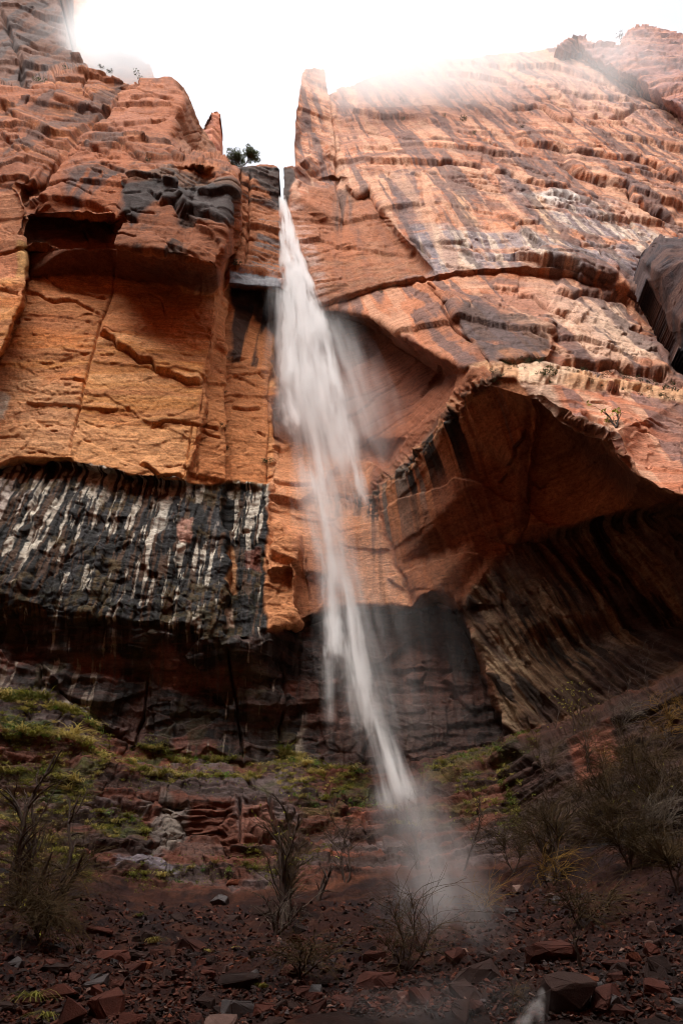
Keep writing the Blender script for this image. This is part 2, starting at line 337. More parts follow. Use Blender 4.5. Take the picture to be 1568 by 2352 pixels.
# ------------------------------------------------------------------ the relief as a grid of points, then broken up by beds, joints and traced cracks
STEP = 1.8
OV, OT, TR = build_field()
GX = np.r_[np.arange(-690, -42, 24), np.arange(-40, -2, 6), np.arange(-2, 1572, STEP), np.arange(1574, 1606, 6), np.arange(1610, 1826, 24)].astype(np.float64)
GY = np.r_[np.arange(-250, -20, 12), np.arange(-16, -2, 5), np.arange(-2, 2356, STEP), np.arange(2360, 2466, 8)].astype(np.float64)
W = raster(OV, OT, TR, GX, GY)
def ragged(W):
    """traced break lines are straight; rock edges are not: shift every sample a little"""
    x, y = np.meshgrid(GX, GY); a = 3.6; dx = a * fbm2(x / 30, y / 30, 3, 701) + 1.3 * fbm2(x / 9, y / 9, 2, 703) + .8 * fbm2(x / 4, y / 4, 1, 704); dy = a * fbm2(x / 30, y / 30, 3, 705) + 1.7 * fbm2(x / 9, y / 9, 2, 707) + .8 * fbm2(x / 4, y / 4, 1, 708)
    inside = (x > 10) & (x < 1556) & (y > 6) & (y < 2340); j, i = np.mgrid[0:W.shape[0], 0:W.shape[1]]
    fi = np.clip(i + np.where(inside, dx / STEP, 0), 0, W.shape[1] - 1.001); fj = np.clip(j + np.where(inside, dy / STEP, 0), 0, W.shape[0] - 1.001); i0 = fi.astype(int); j0 = fj.astype(int); u = fi - i0; v = fj - j0
    A = W[j0, i0] * (1 - u) * (1 - v) + W[j0, i0 + 1] * u * (1 - v) + W[j0 + 1, i0] * (1 - u) * v + W[j0 + 1, i0 + 1] * u * v
    return np.where(np.isnan(A), W, A).astype(np.float32)
W = ragged(W)
hole = np.isnan(W); W = np.where(hole, 1 / 40.0, W)
X, Y = np.meshgrid(GX, GY)
KS = 2.0 / STEP
W1 = blur(W, max(1, int(1.5 * KS))); W2 = blur(W, int(16 * KS * KS))
SMOOTH = [[(1240,890),(1330,890),(1568,930),(1700,960),(1700,1150),(1568,1120),(1520,1105),(1450,1050),(1425,1000),(1435,970),(1370,955),(1290,935)],
          [(1250,1000),(1340,1025),(1420,1090),(1480,1140),(1340,1180),(1240,1190)],
          [(650,745),(740,742),(800,748),(860,768),(930,818),(990,868),(965,940),(930,985),(890,1035),(850,1100),(850,1180),(900,1290),(930,1380),(800,1375),(700,1390),(695,1250),(645,1175),(640,1010)],
          [(905,1110),(1000,1010),(1110,905),(1185,885),(1205,930),(1200,1040),(1180,1190),(1130,1225),(1060,1350),(1000,1335),(950,1360),(895,1200)]]
sm_ = np.zeros(X.shape)
for pl_ in SMOOTH: sm_ = np.maximum(sm_, soft_poly(pl_, X, Y, 14))
T = (1.0 / (W1 + (W2 - W1) * sm_)).astype(np.float32)
cxg = ((X - 784) / FPX).astype(np.float32); cyg = ((1176 - Y) / FPX).astype(np.float32)
P0 = np.stack([cxg * T, (CP - SP * cyg) * T, (SP + CP * cyg) * T + CAMZ], -1).astype(np.float32)
wx, wy, wz = P0[..., 0], P0[..., 1], P0[..., 2]
Ps = np.stack([blur(P0[..., k], int(8 * KS)) for k in range(3)], -1)
N = np.cross(np.gradient(Ps, axis=1), np.gradient(Ps, axis=0))
N /= np.linalg.norm(N, axis=-1, keepdims=True) + 1e-9
N *= np.where(np.sum(N * np.stack([cxg, CP - SP * cyg, SP + CP * cyg], -1), -1, keepdims=True) > 0, -1, 1)

WN1 = fbm2(X / 34, Y / 34, 3, 91).astype(np.float32); WN2 = fbm2(X / 30, Y / 30, 3, 95).astype(np.float32)
WN3 = (.8 * fbm2(X / 7, Y / 7, 2, 97)).astype(np.float32)
XW, YW = X + 9 * WN1, Y + 9 * WN2                      # outlines of stains waver
class Win:
    def __init__(s, pts, pad):
        xs = [p[0] for p in pts]; ys = [p[1] for p in pts]
        s.i0, s.i1 = max(0, np.searchsorted(GX, min(xs) - pad)), np.searchsorted(GX, max(xs) + pad)
        s.j0, s.j1 = max(0, np.searchsorted(GY, min(ys) - pad)), np.searchsorted(GY, max(ys) + pad)
        s.s = (slice(s.j0, s.j1), slice(s.i0, s.i1))
def zone(poly, soft=6, waver=True):
    """(window, blurred mask) of a traced outline"""
    w_ = Win(poly, soft + 16); s = w_.s
    return s, soft_poly(poly, (XW if waver else X)[s], (YW if waver else Y)[s], soft).astype(np.float32)
def zmap(items):
    A = np.zeros(X.shape, np.float32)
    for poly, soft, val in items:
        s, m = zone(poly, soft); A[s] = A[s] + (val - A[s]) * m
    return A

Z_UPLEFT = [(-700,-260),(130,-260),(200,150),(300,190),(400,180),(545,390),(545,560),(505,615),(262,570),(60,575),(-700,700)]
Z_FACE = [(-700,660),(60,640),(262,640),(500,675),(640,665),(640,1120),(430,1112),(170,1062),(-700,1090)]
Z_BAND = [(-700,1085),(0,1066),(170,1062),(430,1110),(616,1112),(606,1380),(615,1460),(515,1475),(300,1440),(-700,1400)]
Z_LOWWALL = [(-700,1400),(300,1430),(515,1470),(690,1440),(950,1402),(1060,1400),(1163,1695),(1000,1742),(850,1756),(560,1760),(350,1738),(160,1640),(-700,1580)]
Z_RIGHT = [(690,100),(1900,0),(1900,930),(1568,890),(1140,836),(1085,848),(1050,840),(960,790),(870,735),(780,712),(690,712),(640,640),(677,400)]
Z_ALC = [(640,700),(741,712),(780,712),(870,737),(960,792),(1060,850),(1000,975),(860,1128),(850,1145),(940,1396),(800,1390),(690,1440),(625,1440),(618,1120)]
Z_RIB = [(860,1130),(1000,975),(1110,878),(1190,868),(1232,930),(1213,1200),(1180,1250),(1060,1390),(950,1396),(880,1200)]
Z_RECESS = [(1216,914),(1300,968),(1390,1010),(1500,1125),(1568,1140),(1900,1200),(1900,1225),(1568,1168),(1500,1168),(1340,1197),(1216,1208)]
Z_BUTT = [(1190,862),(1300,870),(1568,905),(1900,950),(1900,1210),(1568,1139),(1505,1122),(1408,1030),(1392,1010),(1290,966),(1216,914)]
Z_FLUTE = [(1190,1250),(1340,1200),(1500,1170),(1568,1160),(1900,1200),(1900,1490),(1568,1545),(1330,1645),(1163,1695),(1115,1520),(1060,1392)]
Z_LEDGE = [(-700,1570),(0,1590),(160,1640),(350,1738),(560,1758),(850,1756),(1163,1700),(1330,1650),(1568,1550),(1900,1490),(1900,1870),(1300,1950),(1150,1990),(900,2000),(700,2035),(420,2045),(200,2000),(-700,2030)]
Z_TALUS = [(-700,2010),(0,1995),(200,2000),(420,2042),(700,2040),(900,2000),(1150,1990),(1300,1945),(1568,1880),(1900,1860),(1900,2600),(-700,2600)]
rough = zmap([([(-900,-400),(2000,-400),(2000,2600),(-900,2600)], 5, .6), (Z_UPLEFT,10,.45), (Z_FACE,8,.42), ([(545,385),(645,380),(645,640),(525,640)],4,.9), (Z_BAND,6,.9), (Z_LOWWALL,10,.55), (Z_RIGHT,6,.24), (Z_ALC,6,.22), ([(612,1120),(622,1115),(645,1190),(690,1240),(690,1440),(600,1446)],4,.8), (Z_RIB,8,.35),
              (Z_BUTT,6,.35), (Z_RECESS,8,.45), (Z_FLUTE,10,.8), (Z_LEDGE,10,.9), (Z_TALUS,12,.4)])
strata = zmap([(Z_UPLEFT,10,.16), (Z_FACE,8,.22), ([(545,385),(645,380),(645,640),(525,640)],4,.9), (Z_BAND,6,.35), (Z_LOWWALL,10,.15), (Z_RIGHT,6,.05), (Z_ALC,6,.05), ([(612,1120),(622,1115),(645,1190),(690,1240),(690,1440),(600,1446)],4,.5), (Z_RIB,8,.0), (Z_BUTT,6,.12), (Z_RECESS,8,.30), (Z_LEDGE,10,1.), (Z_TALUS,12,.0)])
m_flute = zmap([(Z_FLUTE, 10, 1.)]); m_rib = zmap([(Z_RIB, 5, 1.)]); m_talus = zmap([(Z_TALUS, 14, 1.)]); m_ledge = zmap([(Z_LEDGE, 12, 1.)]); m_right = zmap([(Z_RIGHT, 6, 1.), (Z_BUTT, 6, 1.)])
m_band = zmap([(Z_BAND, 5, 1.)]); m_face = zmap([(Z_FACE, 6, 1.)]); m_upleft = zmap([(Z_UPLEFT, 8, 1.)])

# beds dip gently, more on the right wall
warp = 0.5 * fbm2(wx / 9, wz / 9, 3, 5)
sx = wx + 0.35 * wy
bed = wz + 0.16 * wx * m_upleft + m_right * 0.26 * np.maximum(wx - 2, 0) + warp * 1.3 - 0.10 * wx * m_ledge
def steps(b, period, seed, sharp=.8):
    """beds of uneven thickness: each stands out by its own amount and is undercut at its foot"""
    bb = b / period + 0.45 * vn2(b / period * 0.7, sx * 0.02, seed + 3); i = np.floor(bb); f = (bb - i).astype(np.float32)
    r = _h(_i(i), _i(np.floor(sx / 60)), np.uint32(1), seed); r2 = _h(_i(i) + np.uint32(1), _i(np.floor(sx / 60)), np.uint32(1), seed)
    return (r + (r2 - r) * sm(sharp, 1.0, f)) - 0.5 + 0.35 * (1 - sm(0, .5, f)) * r
D = np.zeros(X.shape, np.float32)
D += rough * (0.55 * fbm3(wx / 7, wy / 7, wz / 7, 4, 21)) * (1 - .6 * m_talus)
q1_ = fbm2(sx / 2.5, bed / 2.5, 3, 61); q2_ = fbm2(sx / 2.5, bed / 2.5, 3, 63)
gate = sm(-.25, .5, fbm2(sx / 8, bed / 3, 3, 33))
D += strata * gate * (1 - .5 * m_right) * (0.42 * steps(bed, 2.3, 41) + 0.20 * steps(bed + .06 * vn2(sx / 2, wz, 7), 0.8, 43))
pl1 = plates((sx + .25 * bed) / 7.5 + .12 * q1_, bed / 3.2 + .12 * q2_, 141); pl2 = plates((sx - .2 * bed) / 3.2 + .1 * q2_, bed / 1.5 + .1 * q1_, 143)
pl3 = plates((sx + .3 * bed) / 12 + .10 * q1_, (bed + .12 * sx) / 6.0 + .10 * q2_, 145)
m_alc = zmap([(Z_ALC, 6, 1.), (Z_RECESS, 6, 1.), (Z_RIB, 6, .5)]); m_low = zmap([(Z_LOWWALL, 10, 1.)])
D += m_upleft * (.9 * pl3 + .55 * pl1 + .16 * pl2) + m_right * (.60 * pl3 + .10 * pl1) + .22 * m_face * pl1 + m_alc * (.40 * pl1 + .14 * pl2) + m_low * (.34 * pl1 + .30 * pl2 + .16 * fbm2(wx / .35, wz / 4, 3, 153))
D += m_low * (.16 * steps(wz + .1 * fbm2(wx, wz, 2, 145), .9, 146) + .16 * (plates(wx / .9 + .2 * q1_, wz / .5 + .2 * q2_, 147)))
D += m_band * (.26 * plates(wx / 2.4 + .1 * q1_, wz / 4.2 + .1 * q2_, 149, .6) + .09 * plates(wx / .8 + .2 * q1_, wz / 1.1 + .2 * q2_, 151))
D += strata * 0.10 * steps(bed + .12 * fbm2(sx / 1.5, wz / 1.5, 2, 8), 0.33, 47) * sm(-.4, .3, fbm2(sx / 5, bed / 2, 2, 36))
D += m_ledge * (.13 * steps(bed + .10 * fbm2(sx / .8, wz / .8, 2, 9), .30, 48) + .07 * steps(bed, .13, 49) + .10 * fbm3(wx / .5, wy / .5, wz / .3, 3, 51))
D -= .30 * m_ledge * (steps(bed, 2.3, 41) * gate) * .3
# broken blocks: cells long along the bed
q1 = fbm2(sx / 2.5, bed / 2.5, 3, 61); q2 = fbm2(sx / 2.5, bed / 2.5, 3, 63)
r, e, r2 = cells2(sx / 3.4 + .35 * q1, bed / 1.7 + .35 * q2, 71)
blk = (r - .5) + .5 * (r2 - .5) * (wz - np.floor(wz)) - .35 * (1 - sm(0, .05, e))
D += np.clip(strata + .12 * m_face, 0, 1) * .30 * blk * (1 - .7 * m_right - .3 * m_upleft)
r, e, r2 = cells2(sx / 1.1 + .3 * q2, bed / .55 + .3 * q1, 73)
D += np.clip(strata + .15 * m_band, 0, 1) * (.15 + .06 * m_ledge) * ((r - .5) - .3 * (1 - sm(0, .08, e))) * (1 - .5 * m_right)
r, e, r2 = cells2(sx / .42 + .3 * q1, bed / .2 + .3 * q2, 75)
D += (.07 * m_ledge + .035 * strata + .03 * m_band) * (r - .5)
# conchoidal flakes on the smooth faces
fl = fbm2(sx / 4.5, wz / 3.2, 4, 81); fv = np.abs(np.mod(fl * 2.4 + 8, 1) - .5)
D += (.05 * m_face + .06 * m_right + .02 * rough) * (np.mod(fl * 2.4 + 8, 1) - .5) * (1 - m_talus)
D += rough * .05 * fbm3(wx / .9, wy / .9, wz / .5, 4, 85, .6)
D += .02 * rough * fbm3(wx / .2, wy / .2, wz / .14, 3, 88, .7)
# flutes on the dark overhanging wall, drip grooves on the rib, drapery on the wet band
fu = wx + .42 * wz
fr, fe, fr2 = cells2(fu / .36 + .9 * fbm2(fu / 1.2, wz * .5, 2, 101), wz / 2.4 + .8 * fbm2(fu / .5, wz / 2, 2, 102), 103)
fb = fbm2(fu / .9, wz / 3.2, 3, 105)
D += m_flute * (.30 * (fr - .5) * sm(0, .3, fe) + .26 * fb + .28 * (np.abs(fbm2(fu / .38, wz / 2.6, 3, 106)) - .2) + .12 * fbm2(fu / .14, wz / 1.1, 2, 108))
D += m_flute * .30 * steps(wz + .12 * wx + .5 * fbm2(fu / .7, wz / 2, 2, 109), 1.9, 110, .55) * sm(-.2, .3, fbm2(wx / 3, wz / 2, 2, 114))
fr, fe, fr2 = cells2(fu / .2, wz / .8, 107); D += m_flute * .08 * (fr - .5)
ru = .87 * wx - .5 * wy
D += m_rib * (.10 * fbm2(ru / .45, (wx + wy) / 9, 3, 111) + .05 * fbm2(ru / .16, (wx + wy) / 6, 2, 113))
dr, de, dr2 = cells2(wx / .45 + .2 * q1, wz / 1.7, 121)
D += m_band * (.20 * (dr - .5) + .16 * fbm2(wx / .8, wz / 3.5, 3, 123) + .07 * (np.abs(fbm2(wx / .22, wz / 1.4, 3, 125)) - .2) + .22 * steps(wz + .4 * fbm2(wx / 1.2, wz / 2, 2, 127), 1.5, 128, .6) * sm(-.2, .3, fbm2(wx / 2.5, wz / 1.5, 2, 129)))
# stony ground
D += m_talus * (.22 * fbm2(wx / 1.6, wy / 1.6, 4, 131) + .05 * fbm2(wx / .3, wy / .3, 3, 133))

CRACKS = [
 ([(272,218),(268,251),(222,286),(171,315),(146,358),(110,426),(90,455)],4.5,.9,.0,1), ([(200,160),(190,200),(215,240)],2.5,.4,0,1), ([(125,240),(190,262),(250,262)],2.6,.4,.35,26), ([(300,235),(350,232),(410,245)],2.2,.3,.25,20), ([(290,262),(340,272),(395,268)],2.2,.3,.2,16),  # (line, half width px, cut m, ledge m, ledge reach px)   ledge > 0: the rock above the line stands out
 ([(55,669),(85,672),(105,690),(125,697),(145,694),(175,695),(200,710),(235,727)],2.2,.25,.12,30), ([(102,634),(130,652),(175,662),(215,680),(247,688)],2.2,.25,.14,22),
 ([(225,772),(265,787),(270,802),(300,815),(320,837),(350,837),(360,857),(395,865),(430,880),(470,880)],3.0,.3,.42,70),
 ([(347,672),(372,687),(377,715),(382,727)],2,.2,.05,10), ([(445,720),(457,732)],2,.2,.1,10), ([(170,875),(197,880)],2.4,.25,.15,16),
 ([(262,640),(255,690),(235,740),(225,775),(210,830),(198,880),(180,950),(165,1000),(160,1040)],2.2,.35,.06,30),
 ([(345,982),(380,969),(440,973),(465,979),(505,989)],1.8,.2,.12,26), ([(465,989),(480,999),(505,1007)],2,.2,.1,12), ([(320,1064),(345,1074),(370,1094),(420,1089)],2.4,.3,.3,26),
 ([(532,937),(560,942),(600,937)],2,.25,.12,20), ([(530,834),(565,829),(600,819)],2,.2,.1,20), ([(532,868),(580,864),(612,860)],1.5,.15,.1,14), ([(590,994),(610,1004)],2,.2,.1,10),
 ([(500,664),(492,754),(480,814),(470,889),(460,960)],1.8,.3,0,1), ([(442,974),(425,1100)],1.6,.25,0,1), ([(457,979),(452,1100)],1.6,.25,0,1), ([(526,700),(525,800),(522,950),(522,1108)],2.6,.5,0,1),
 ([(617,870),(622,960),(616,1050),(614,1110)],2.6,.5,0,1), ([(550,400),(546,470),(541,540)],2.6,.5,0,1), ([(575,400),(574,470),(570,540),(562,610)],2.2,.4,0,1), ([(265,570),(263,640)],1.6,.3,0,1),
 ([(194,298),(238,302),(252,305),(288,305)],2.8,.4,.3,18), ([(176,331),(209,341),(252,356)],2.6,.35,.25,18), ([(0,305),(36,338),(65,359)],2.5,.35,.2,18), ([(22,341),(47,356)],3,.3,.3,14),
 ([(0,244),(47,277),(90,298),(119,320)],2.6,.35,.3,24), ([(259,298),(360,295),(389,287)],2,.3,.25,20), ([(122,165),(133,233)],2,.3,0,1), ([(299,421),(382,424),(389,431)],2.4,.3,.2,14),
 ([(342,449),(360,464),(374,466)],2.6,.3,.2,14), ([(364,478),(396,474),(410,500),(461,507),(511,521)],4,.3,.5,34), ([(230,386),(288,403)],2,.2,.15,14), ([(0,20),(30,95),(50,145),(55,200)],5,.9,.3,20),
 ([(88,390),(60,425),(45,430)],2.5,.3,.2,14), ([(245,330),(300,345),(340,372)],2.2,.3,.2,16), ([(150,520),(190,520),(210,555)],2.5,.2,.2,14), ([(380,350),(410,372),(470,385)],2.5,.3,.25,16),
 ([(1164,257),(1199,257),(1234,252),(1249,257),(1264,277),(1279,285),(1311,290)],3.4,.5,.7,40), ([(1349,280),(1394,275),(1439,267),(1454,255),(1504,252),(1549,260),(1566,282)],3.6,.5,.7,40),
 ([(1174,320),(1199,335),(1244,340),(1284,347),(1299,355),(1329,357),(1379,365),(1454,372),(1494,385),(1534,400),(1568,422)],3.8,.5,.75,42),
 ([(1284,385),(1334,410),(1384,425),(1439,435),(1449,460),(1509,485),(1549,507)],5,.6,.9,44), ([(1129,395),(1164,402),(1209,422),(1259,435),(1304,442)],3.4,.5,.5,26),
 ([(1009,375),(1064,382),(1104,390)],3.4,.5,.6,26), ([(1176,520),(1237,520)],3.0,.4,.3,18), ([(1252,450),(1277,452),(1309,462),(1353,475)],2.8,.4,.4,22), ([(1371,477),(1403,491),(1435,498),(1457,516),(1468,525)],2.2,.3,.2,16),
 ([(1237,608),(1263,606),(1309,614),(1327,623),(1356,637),(1410,651)],4,.5,.5,30), ([(1003,551),(1050,552),(1083,563),(1115,583)],2.2,.3,.2,18), ([(1331,569),(1363,570)],2.4,.3,.2,12), ([(1374,583),(1392,612),(1410,633)],2.2,.3,.15,12),
 ([(1131,651),(1155,660),(1191,662)],3,.3,.35,22), ([(1273,669),(1299,677),(1317,684),(1327,678),(1338,671),(1378,678),(1421,691)],3.4,.4,.55,32), ([(1252,707),(1277,723),(1302,731),(1331,750)],3.6,.4,.5,30),
 ([(1191,675),(1223,680),(1255,705)],2.4,.3,.25,18), ([(1309,716),(1327,731),(1363,749)],2.2,.25,.2,16), ([(1327,698),(1345,714)],2,.2,.1,10), ([(1421,687),(1439,698),(1450,716)],2.4,.3,.2,14), ([(1446,752),(1471,758)],3,.4,.3,12),
 ([(1482,817),(1507,815),(1522,839)],3,.4,.3,14), ([(1504,862),(1529,860)],5,.6,.3,10), ([(1281,835),(1327,835),(1363,842),(1421,839),(1432,849),(1500,860),(1536,867)],3.6,.3,.7,44), ([(1291,752),(1320,785),(1363,817),(1392,831)],2.2,.1,.22,40),
 ([(1219,759),(1263,776)],2.2,.3,.15,10), ([(977,648),(1020,677),(1035,695),(1017,717),(1031,742),(1056,767),(1090,795)],2.6,.35,.2,20), ([(939,544),(966,562),(986,582)],3,.4,.2,14), ([(892,389),(898,400),(934,398),(966,411)],2.2,.3,.25,18),
 ([(691,371),(707,386),(720,404)],5,.4,.7,34), ([(760,195),(772,310),(774,430),(790,520)],2.2,.4,0,1), ([(985,320),(1040,330),(1080,345)],2.2,.3,.2,16), ([(870,340),(930,352)],2.2,.3,.2,14), ([(1420,322),(1500,330),(1568,350)],2.5,.3,.3,20),
 ([(1080,235),(1120,245)],2.5,.3,.2,12), ([(1250,205),(1290,207)],3,.4,.3,14), ([(1020,222),(1055,218)],2.5,.3,.25,12), ([(1350,245),(1390,248)],2.5,.3,.2,12), ([(1180,225),(1230,235),(1290,228)],2.2,.3,.2,14),
 ([(629,1003),(662,1022)],1.8,.2,.1,10), ([(752,1190),(802,1195)],1.8,.2,.05,10), ([(700,1287),(712,1380)],1.8,.2,0,1), ([(622,1114),(708,1118),(795,1139),(831,1154)],3,.25,.15,12), ([(590,860),(612,880)],2,.2,.1,10),
 ([(1162,1074),(1183,1049),(1180,1027),(1201,1006),(1205,985)],3.4,.3,.35,18), ([(1227,1108),(1237,1121),(1252,1117)],2.4,.3,.2,12), ([(1145,1110),(1165,1090)],2.2,.2,.1,12),
 ([(615,1813),(622,1870),(635,1923)],4,.5,.2,16), ([(550,1843),(552,1933)],3.5,.5,.1,16), ([(565,1893),(605,1933)],4,.4,.3,24), ([(520,1480),(540,1600),(560,1750)],2.5,.4,0,1), ([(340,1560),(330,1640),(310,1720)],2.5,.4,0,1), ([(640,1500),(655,1620),(650,1740)],2.5,.4,0,1), ([(100,1540),(90,1580)],2.5,.3,0,1),
 ([(1380,870),(1440,885),(1500,890)],2.5,.25,.15,12), ([(1340,935),(1375,955),(1410,975)],2.2,.25,.12,12), ([(1485,960),(1510,967)],2,.2,.1,8),
]
_g = random.Random(31)
def scatter(poly, n, slope, length, hw, cut, led, reach):
    """fine partings that follow the beds"""
    xs = [q[0] for q in poly]; ys = [q[1] for q in poly]; k = 0
    while k < n:
        x, y = _g.uniform(min(xs), max(xs)), _g.uniform(min(ys), max(ys))
        if not in_poly(poly, np.array([x]), np.array([y]))[0]: continue
        L = _g.uniform(*length); sl = _g.uniform(*slope); m = max(3, int(L / 14)); pl = []; yy = 0
        for i in range(m + 1): pl.append((x + L * i / m, y + yy)); yy += L / m * (sl + _g.gauss(0, .16))
        CRACKS.append((pl, _g.uniform(*hw), _g.uniform(*cut), _g.uniform(*led), _g.uniform(*reach))); k += 1
scatter([(780,230),(1560,150),(1568,520),(1250,500),(860,430),(790,400)], 70, (.06,.34), (40,220), (.7,1.2), (.2,.45), (.0,.06), (4,9))
scatter([(940,500),(1568,500),(1568,640),(1250,610),(990,610)], 40, (.05,.45), (18,80), (.8,1.4), (.12,.3), (.02,.12), (5,12))
scatter([(1000,650),(1480,690),(1520,830),(1280,830),(1150,740)], 34, (.1,.6), (14,60), (.8,1.4), (.1,.3), (.02,.14), (5,12))
scatter([(1260,900),(1568,930),(1568,1110),(1430,1040)], 16, (.1,.5), (12,50), (.8,1.3), (.1,.2), (.02,.08), (5,10))
scatter([(0,215),(290,195),(540,400),(510,600),(270,560),(95,450),(0,430)], 60, (-.15,.5), (20,120), (.8,1.3), (.2,.45), (.0,.08), (5,10))
scatter([(690,480),(850,470),(960,600),(860,660),(700,690)], 24, (-.3,.0), (14,60), (.8,1.3), (.08,.2), (.02,.1), (5,10))
scatter([(0,660),(500,690),(440,1080),(0,1040)], 40, (-.2,.3), (10,60), (.7,1.2), (.08,.2), (.01,.06), (5,12))
scatter([(0,1620),(560,1770),(1150,1740),(1150,1960),(560,2030),(0,1990)], 120, (-.1,.12), (14,80), (.9,1.6), (.08,.2), (.05,.2), (5,12))
for pl, hw, cut, led, reach in CRACKS:
    pad = max(reach * 2.3, hw * 3) + 4
    s = Win(pl, pad).s
    d, sg, t = line_dist(pl, X[s] + 1.5 * WN2[s], Y[s] + 1.5 * WN1[s] + WN3[s])
    n1 = .8 + .3 * sm(-.5, .4, fbm2(X[s] / 30, Y[s] / 30, 2, 201))
    if pl[0][0] > 680 and reach > 12: led *= .5; reach *= 2.4; hw *= .7
    ends = sm(0, .06, t) * sm(0, .06, 1 - t)
    D[s] -= cut * np.exp(-(d / (hw * n1)) ** 2) * (.25 + .75 * ends)
    if led > 0: D[s] += led * n1 * np.where(sg < 0, np.clip(1 - d / reach, 0, 1), 0) ** 1.3 * ends
# pockets along the seep line
SEEP = [(620,1112),(700,1125),(800,1145),(850,1140),(898,1092),(968,1036),(1005,980),(1064,920),(1114,882),(1140,860)]
s = Win(SEEP, 60).s; d, sg, t = line_dist(SEEP, X[s], Y[s])
r, e, r2 = cells2(X[s] / 9, Y[s] / 13, 211)
seep = np.exp(-(d / 20) ** 2) * sm(.1, .45, t)
D[s] += seep * sm(-.35, .3, fbm2(X[s] / 40, Y[s] / 40, 2, 215)) * (.40 * (r - .66) + .42 * fbm2(X[s] / 16, Y[s] / 24, 4, 213, .65))
seep_m = np.zeros(X.shape, np.float32); seep_m[s] = np.exp(-(d / 22) ** 2) * sm(.2, .5, t)
D = blur(D, max(1, int(KS))) * .5 + D * .5
P = P0 + N * D[..., None]
# ------------------------------------------------------------------ stone colours and stains (albedo), one value per point of the relief
def srgb(r, g, b):
    f = lambda c: c / 12.92 if c <= 0.04045 else ((c + 0.055) / 1.055) ** 2.4
    return np.array([f(r / 255), f(g / 255), f(b / 255)], np.float32)
C = np.zeros(X.shape + (3,), np.float32); C[:] = srgb(150, 88, 58)
WET = np.zeros(X.shape, np.float32); MOSS = np.zeros(X.shape, np.float32)
n_a = fbm3(wx / 3, wy / 3, wz / 1.6, 4, 301); n_b = fbm2(sx / 7, bed / .9, 4, 305); n_c = fbm2(sx / 12, bed / .35, 4, 309); n_f = fbm3(wx / .5, wy / .5, wz / .35, 3, 313, .65)
v1 = fbm2(wx / .55, wz / 14, 4, 321); v2 = fbm2(wx / 1.4, wz / 20, 3, 325); v3 = fbm2(wx / .22, wz / 5, 3, 329)
def lay(s, m, col):
    """blend a stain colour (or an array of colours) in under a mask"""
    C[s] += (col - C[s]) * m[..., None]
def paint(poly, col, k=1.0, soft=6, mask=None, wet=None, moss=None):
    s, m = zone(poly, soft); m = m * k
    if mask is not None: m = m * mask[s]
    lay(s, m, srgb(*col))
    if wet is not None: WET[s] += (wet - WET[s]) * m
    return s, m
ALL = [(-900,-400),(2000,-400),(2000,2600),(-900,2600)]
sb = lambda a, b, n: sm(a, b, n).astype(np.float32)
# upper left
paint(Z_UPLEFT, (160, 86, 50), 1, 10)
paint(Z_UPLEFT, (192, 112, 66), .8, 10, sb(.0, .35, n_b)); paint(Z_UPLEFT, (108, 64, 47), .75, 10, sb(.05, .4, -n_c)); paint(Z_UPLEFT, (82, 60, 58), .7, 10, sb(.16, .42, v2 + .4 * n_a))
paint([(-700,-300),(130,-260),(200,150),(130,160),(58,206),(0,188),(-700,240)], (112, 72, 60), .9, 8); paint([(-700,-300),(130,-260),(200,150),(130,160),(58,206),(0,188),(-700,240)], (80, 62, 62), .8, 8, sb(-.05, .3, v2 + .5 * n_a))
paint([(300,195),(405,192),(420,232),(396,290),(385,320),(250,300),(262,255)], (188, 108, 74), .7, 8); paint([(407,194),(500,350),(445,356),(421,356),(390,322),(398,288),(419,233)], (165, 108, 82), .7, 5)
paint([(150,340),(215,335),(300,345),(300,420),(282,470),(272,500),(90,498),(92,456)], (178, 94, 50), .8, 8); paint([(158,400),(300,395),(282,470),(272,500),(160,500)], (78, 62, 64), .85, 10, sb(-.15, .2, v2 + .8 * v1))
paint([(170,370),(300,390),(300,420),(165,405)], (88, 66, 62), .7, 8, sb(-.2, .2, n_c)); paint([(60,545),(262,548),(260,572),(60,574)], (170, 92, 52), .8, 4)
paint([(300,420),(385,388),(535,428),(515,520),(500,610),(265,568),(280,480)], (158, 88, 52), .9, 5)
paint([(300,420),(385,388),(535,430),(528,455),(350,440)], (122, 92, 78), .8, 6); paint([(300,420),(385,388),(535,430),(528,455),(350,440)], (82, 70, 72), .7, 6, sb(-.1, .25, n_c))
paint([(295,430),(360,425),(530,442),(520,505),(505,524),(412,508),(396,480),(355,470),(300,520),(285,490)], (66, 57, 60), .95, 6); paint([(280,480),(400,500),(505,525),(500,610),(265,568)], (58, 46, 42), .85, 8, sb(-.02, .25, n_a + .3 * v1))
paint([(60,505),(270,505),(262,545),(60,545)], (96, 54, 38), .9, 4); paint([(58,574),(262,572),(500,612),(502,675),(360,660),(265,640),(60,640)], (112, 62, 40), .95, 4); paint([(300,600),(500,625),(500,672),(400,665)], (70, 50, 44), .5, 14)  # brow recess and soffits: shade of the undersides put into the colour
# far left rib
paint([(-700,440),(46,430),(66,505),(58,640),(46,700),(0,812),(-700,1000)], (196, 122, 84), .9, 6); paint([(46,560),(66,560),(60,640),(10,812),(-6,812),(40,690)], (196, 148, 86), .8, 4)
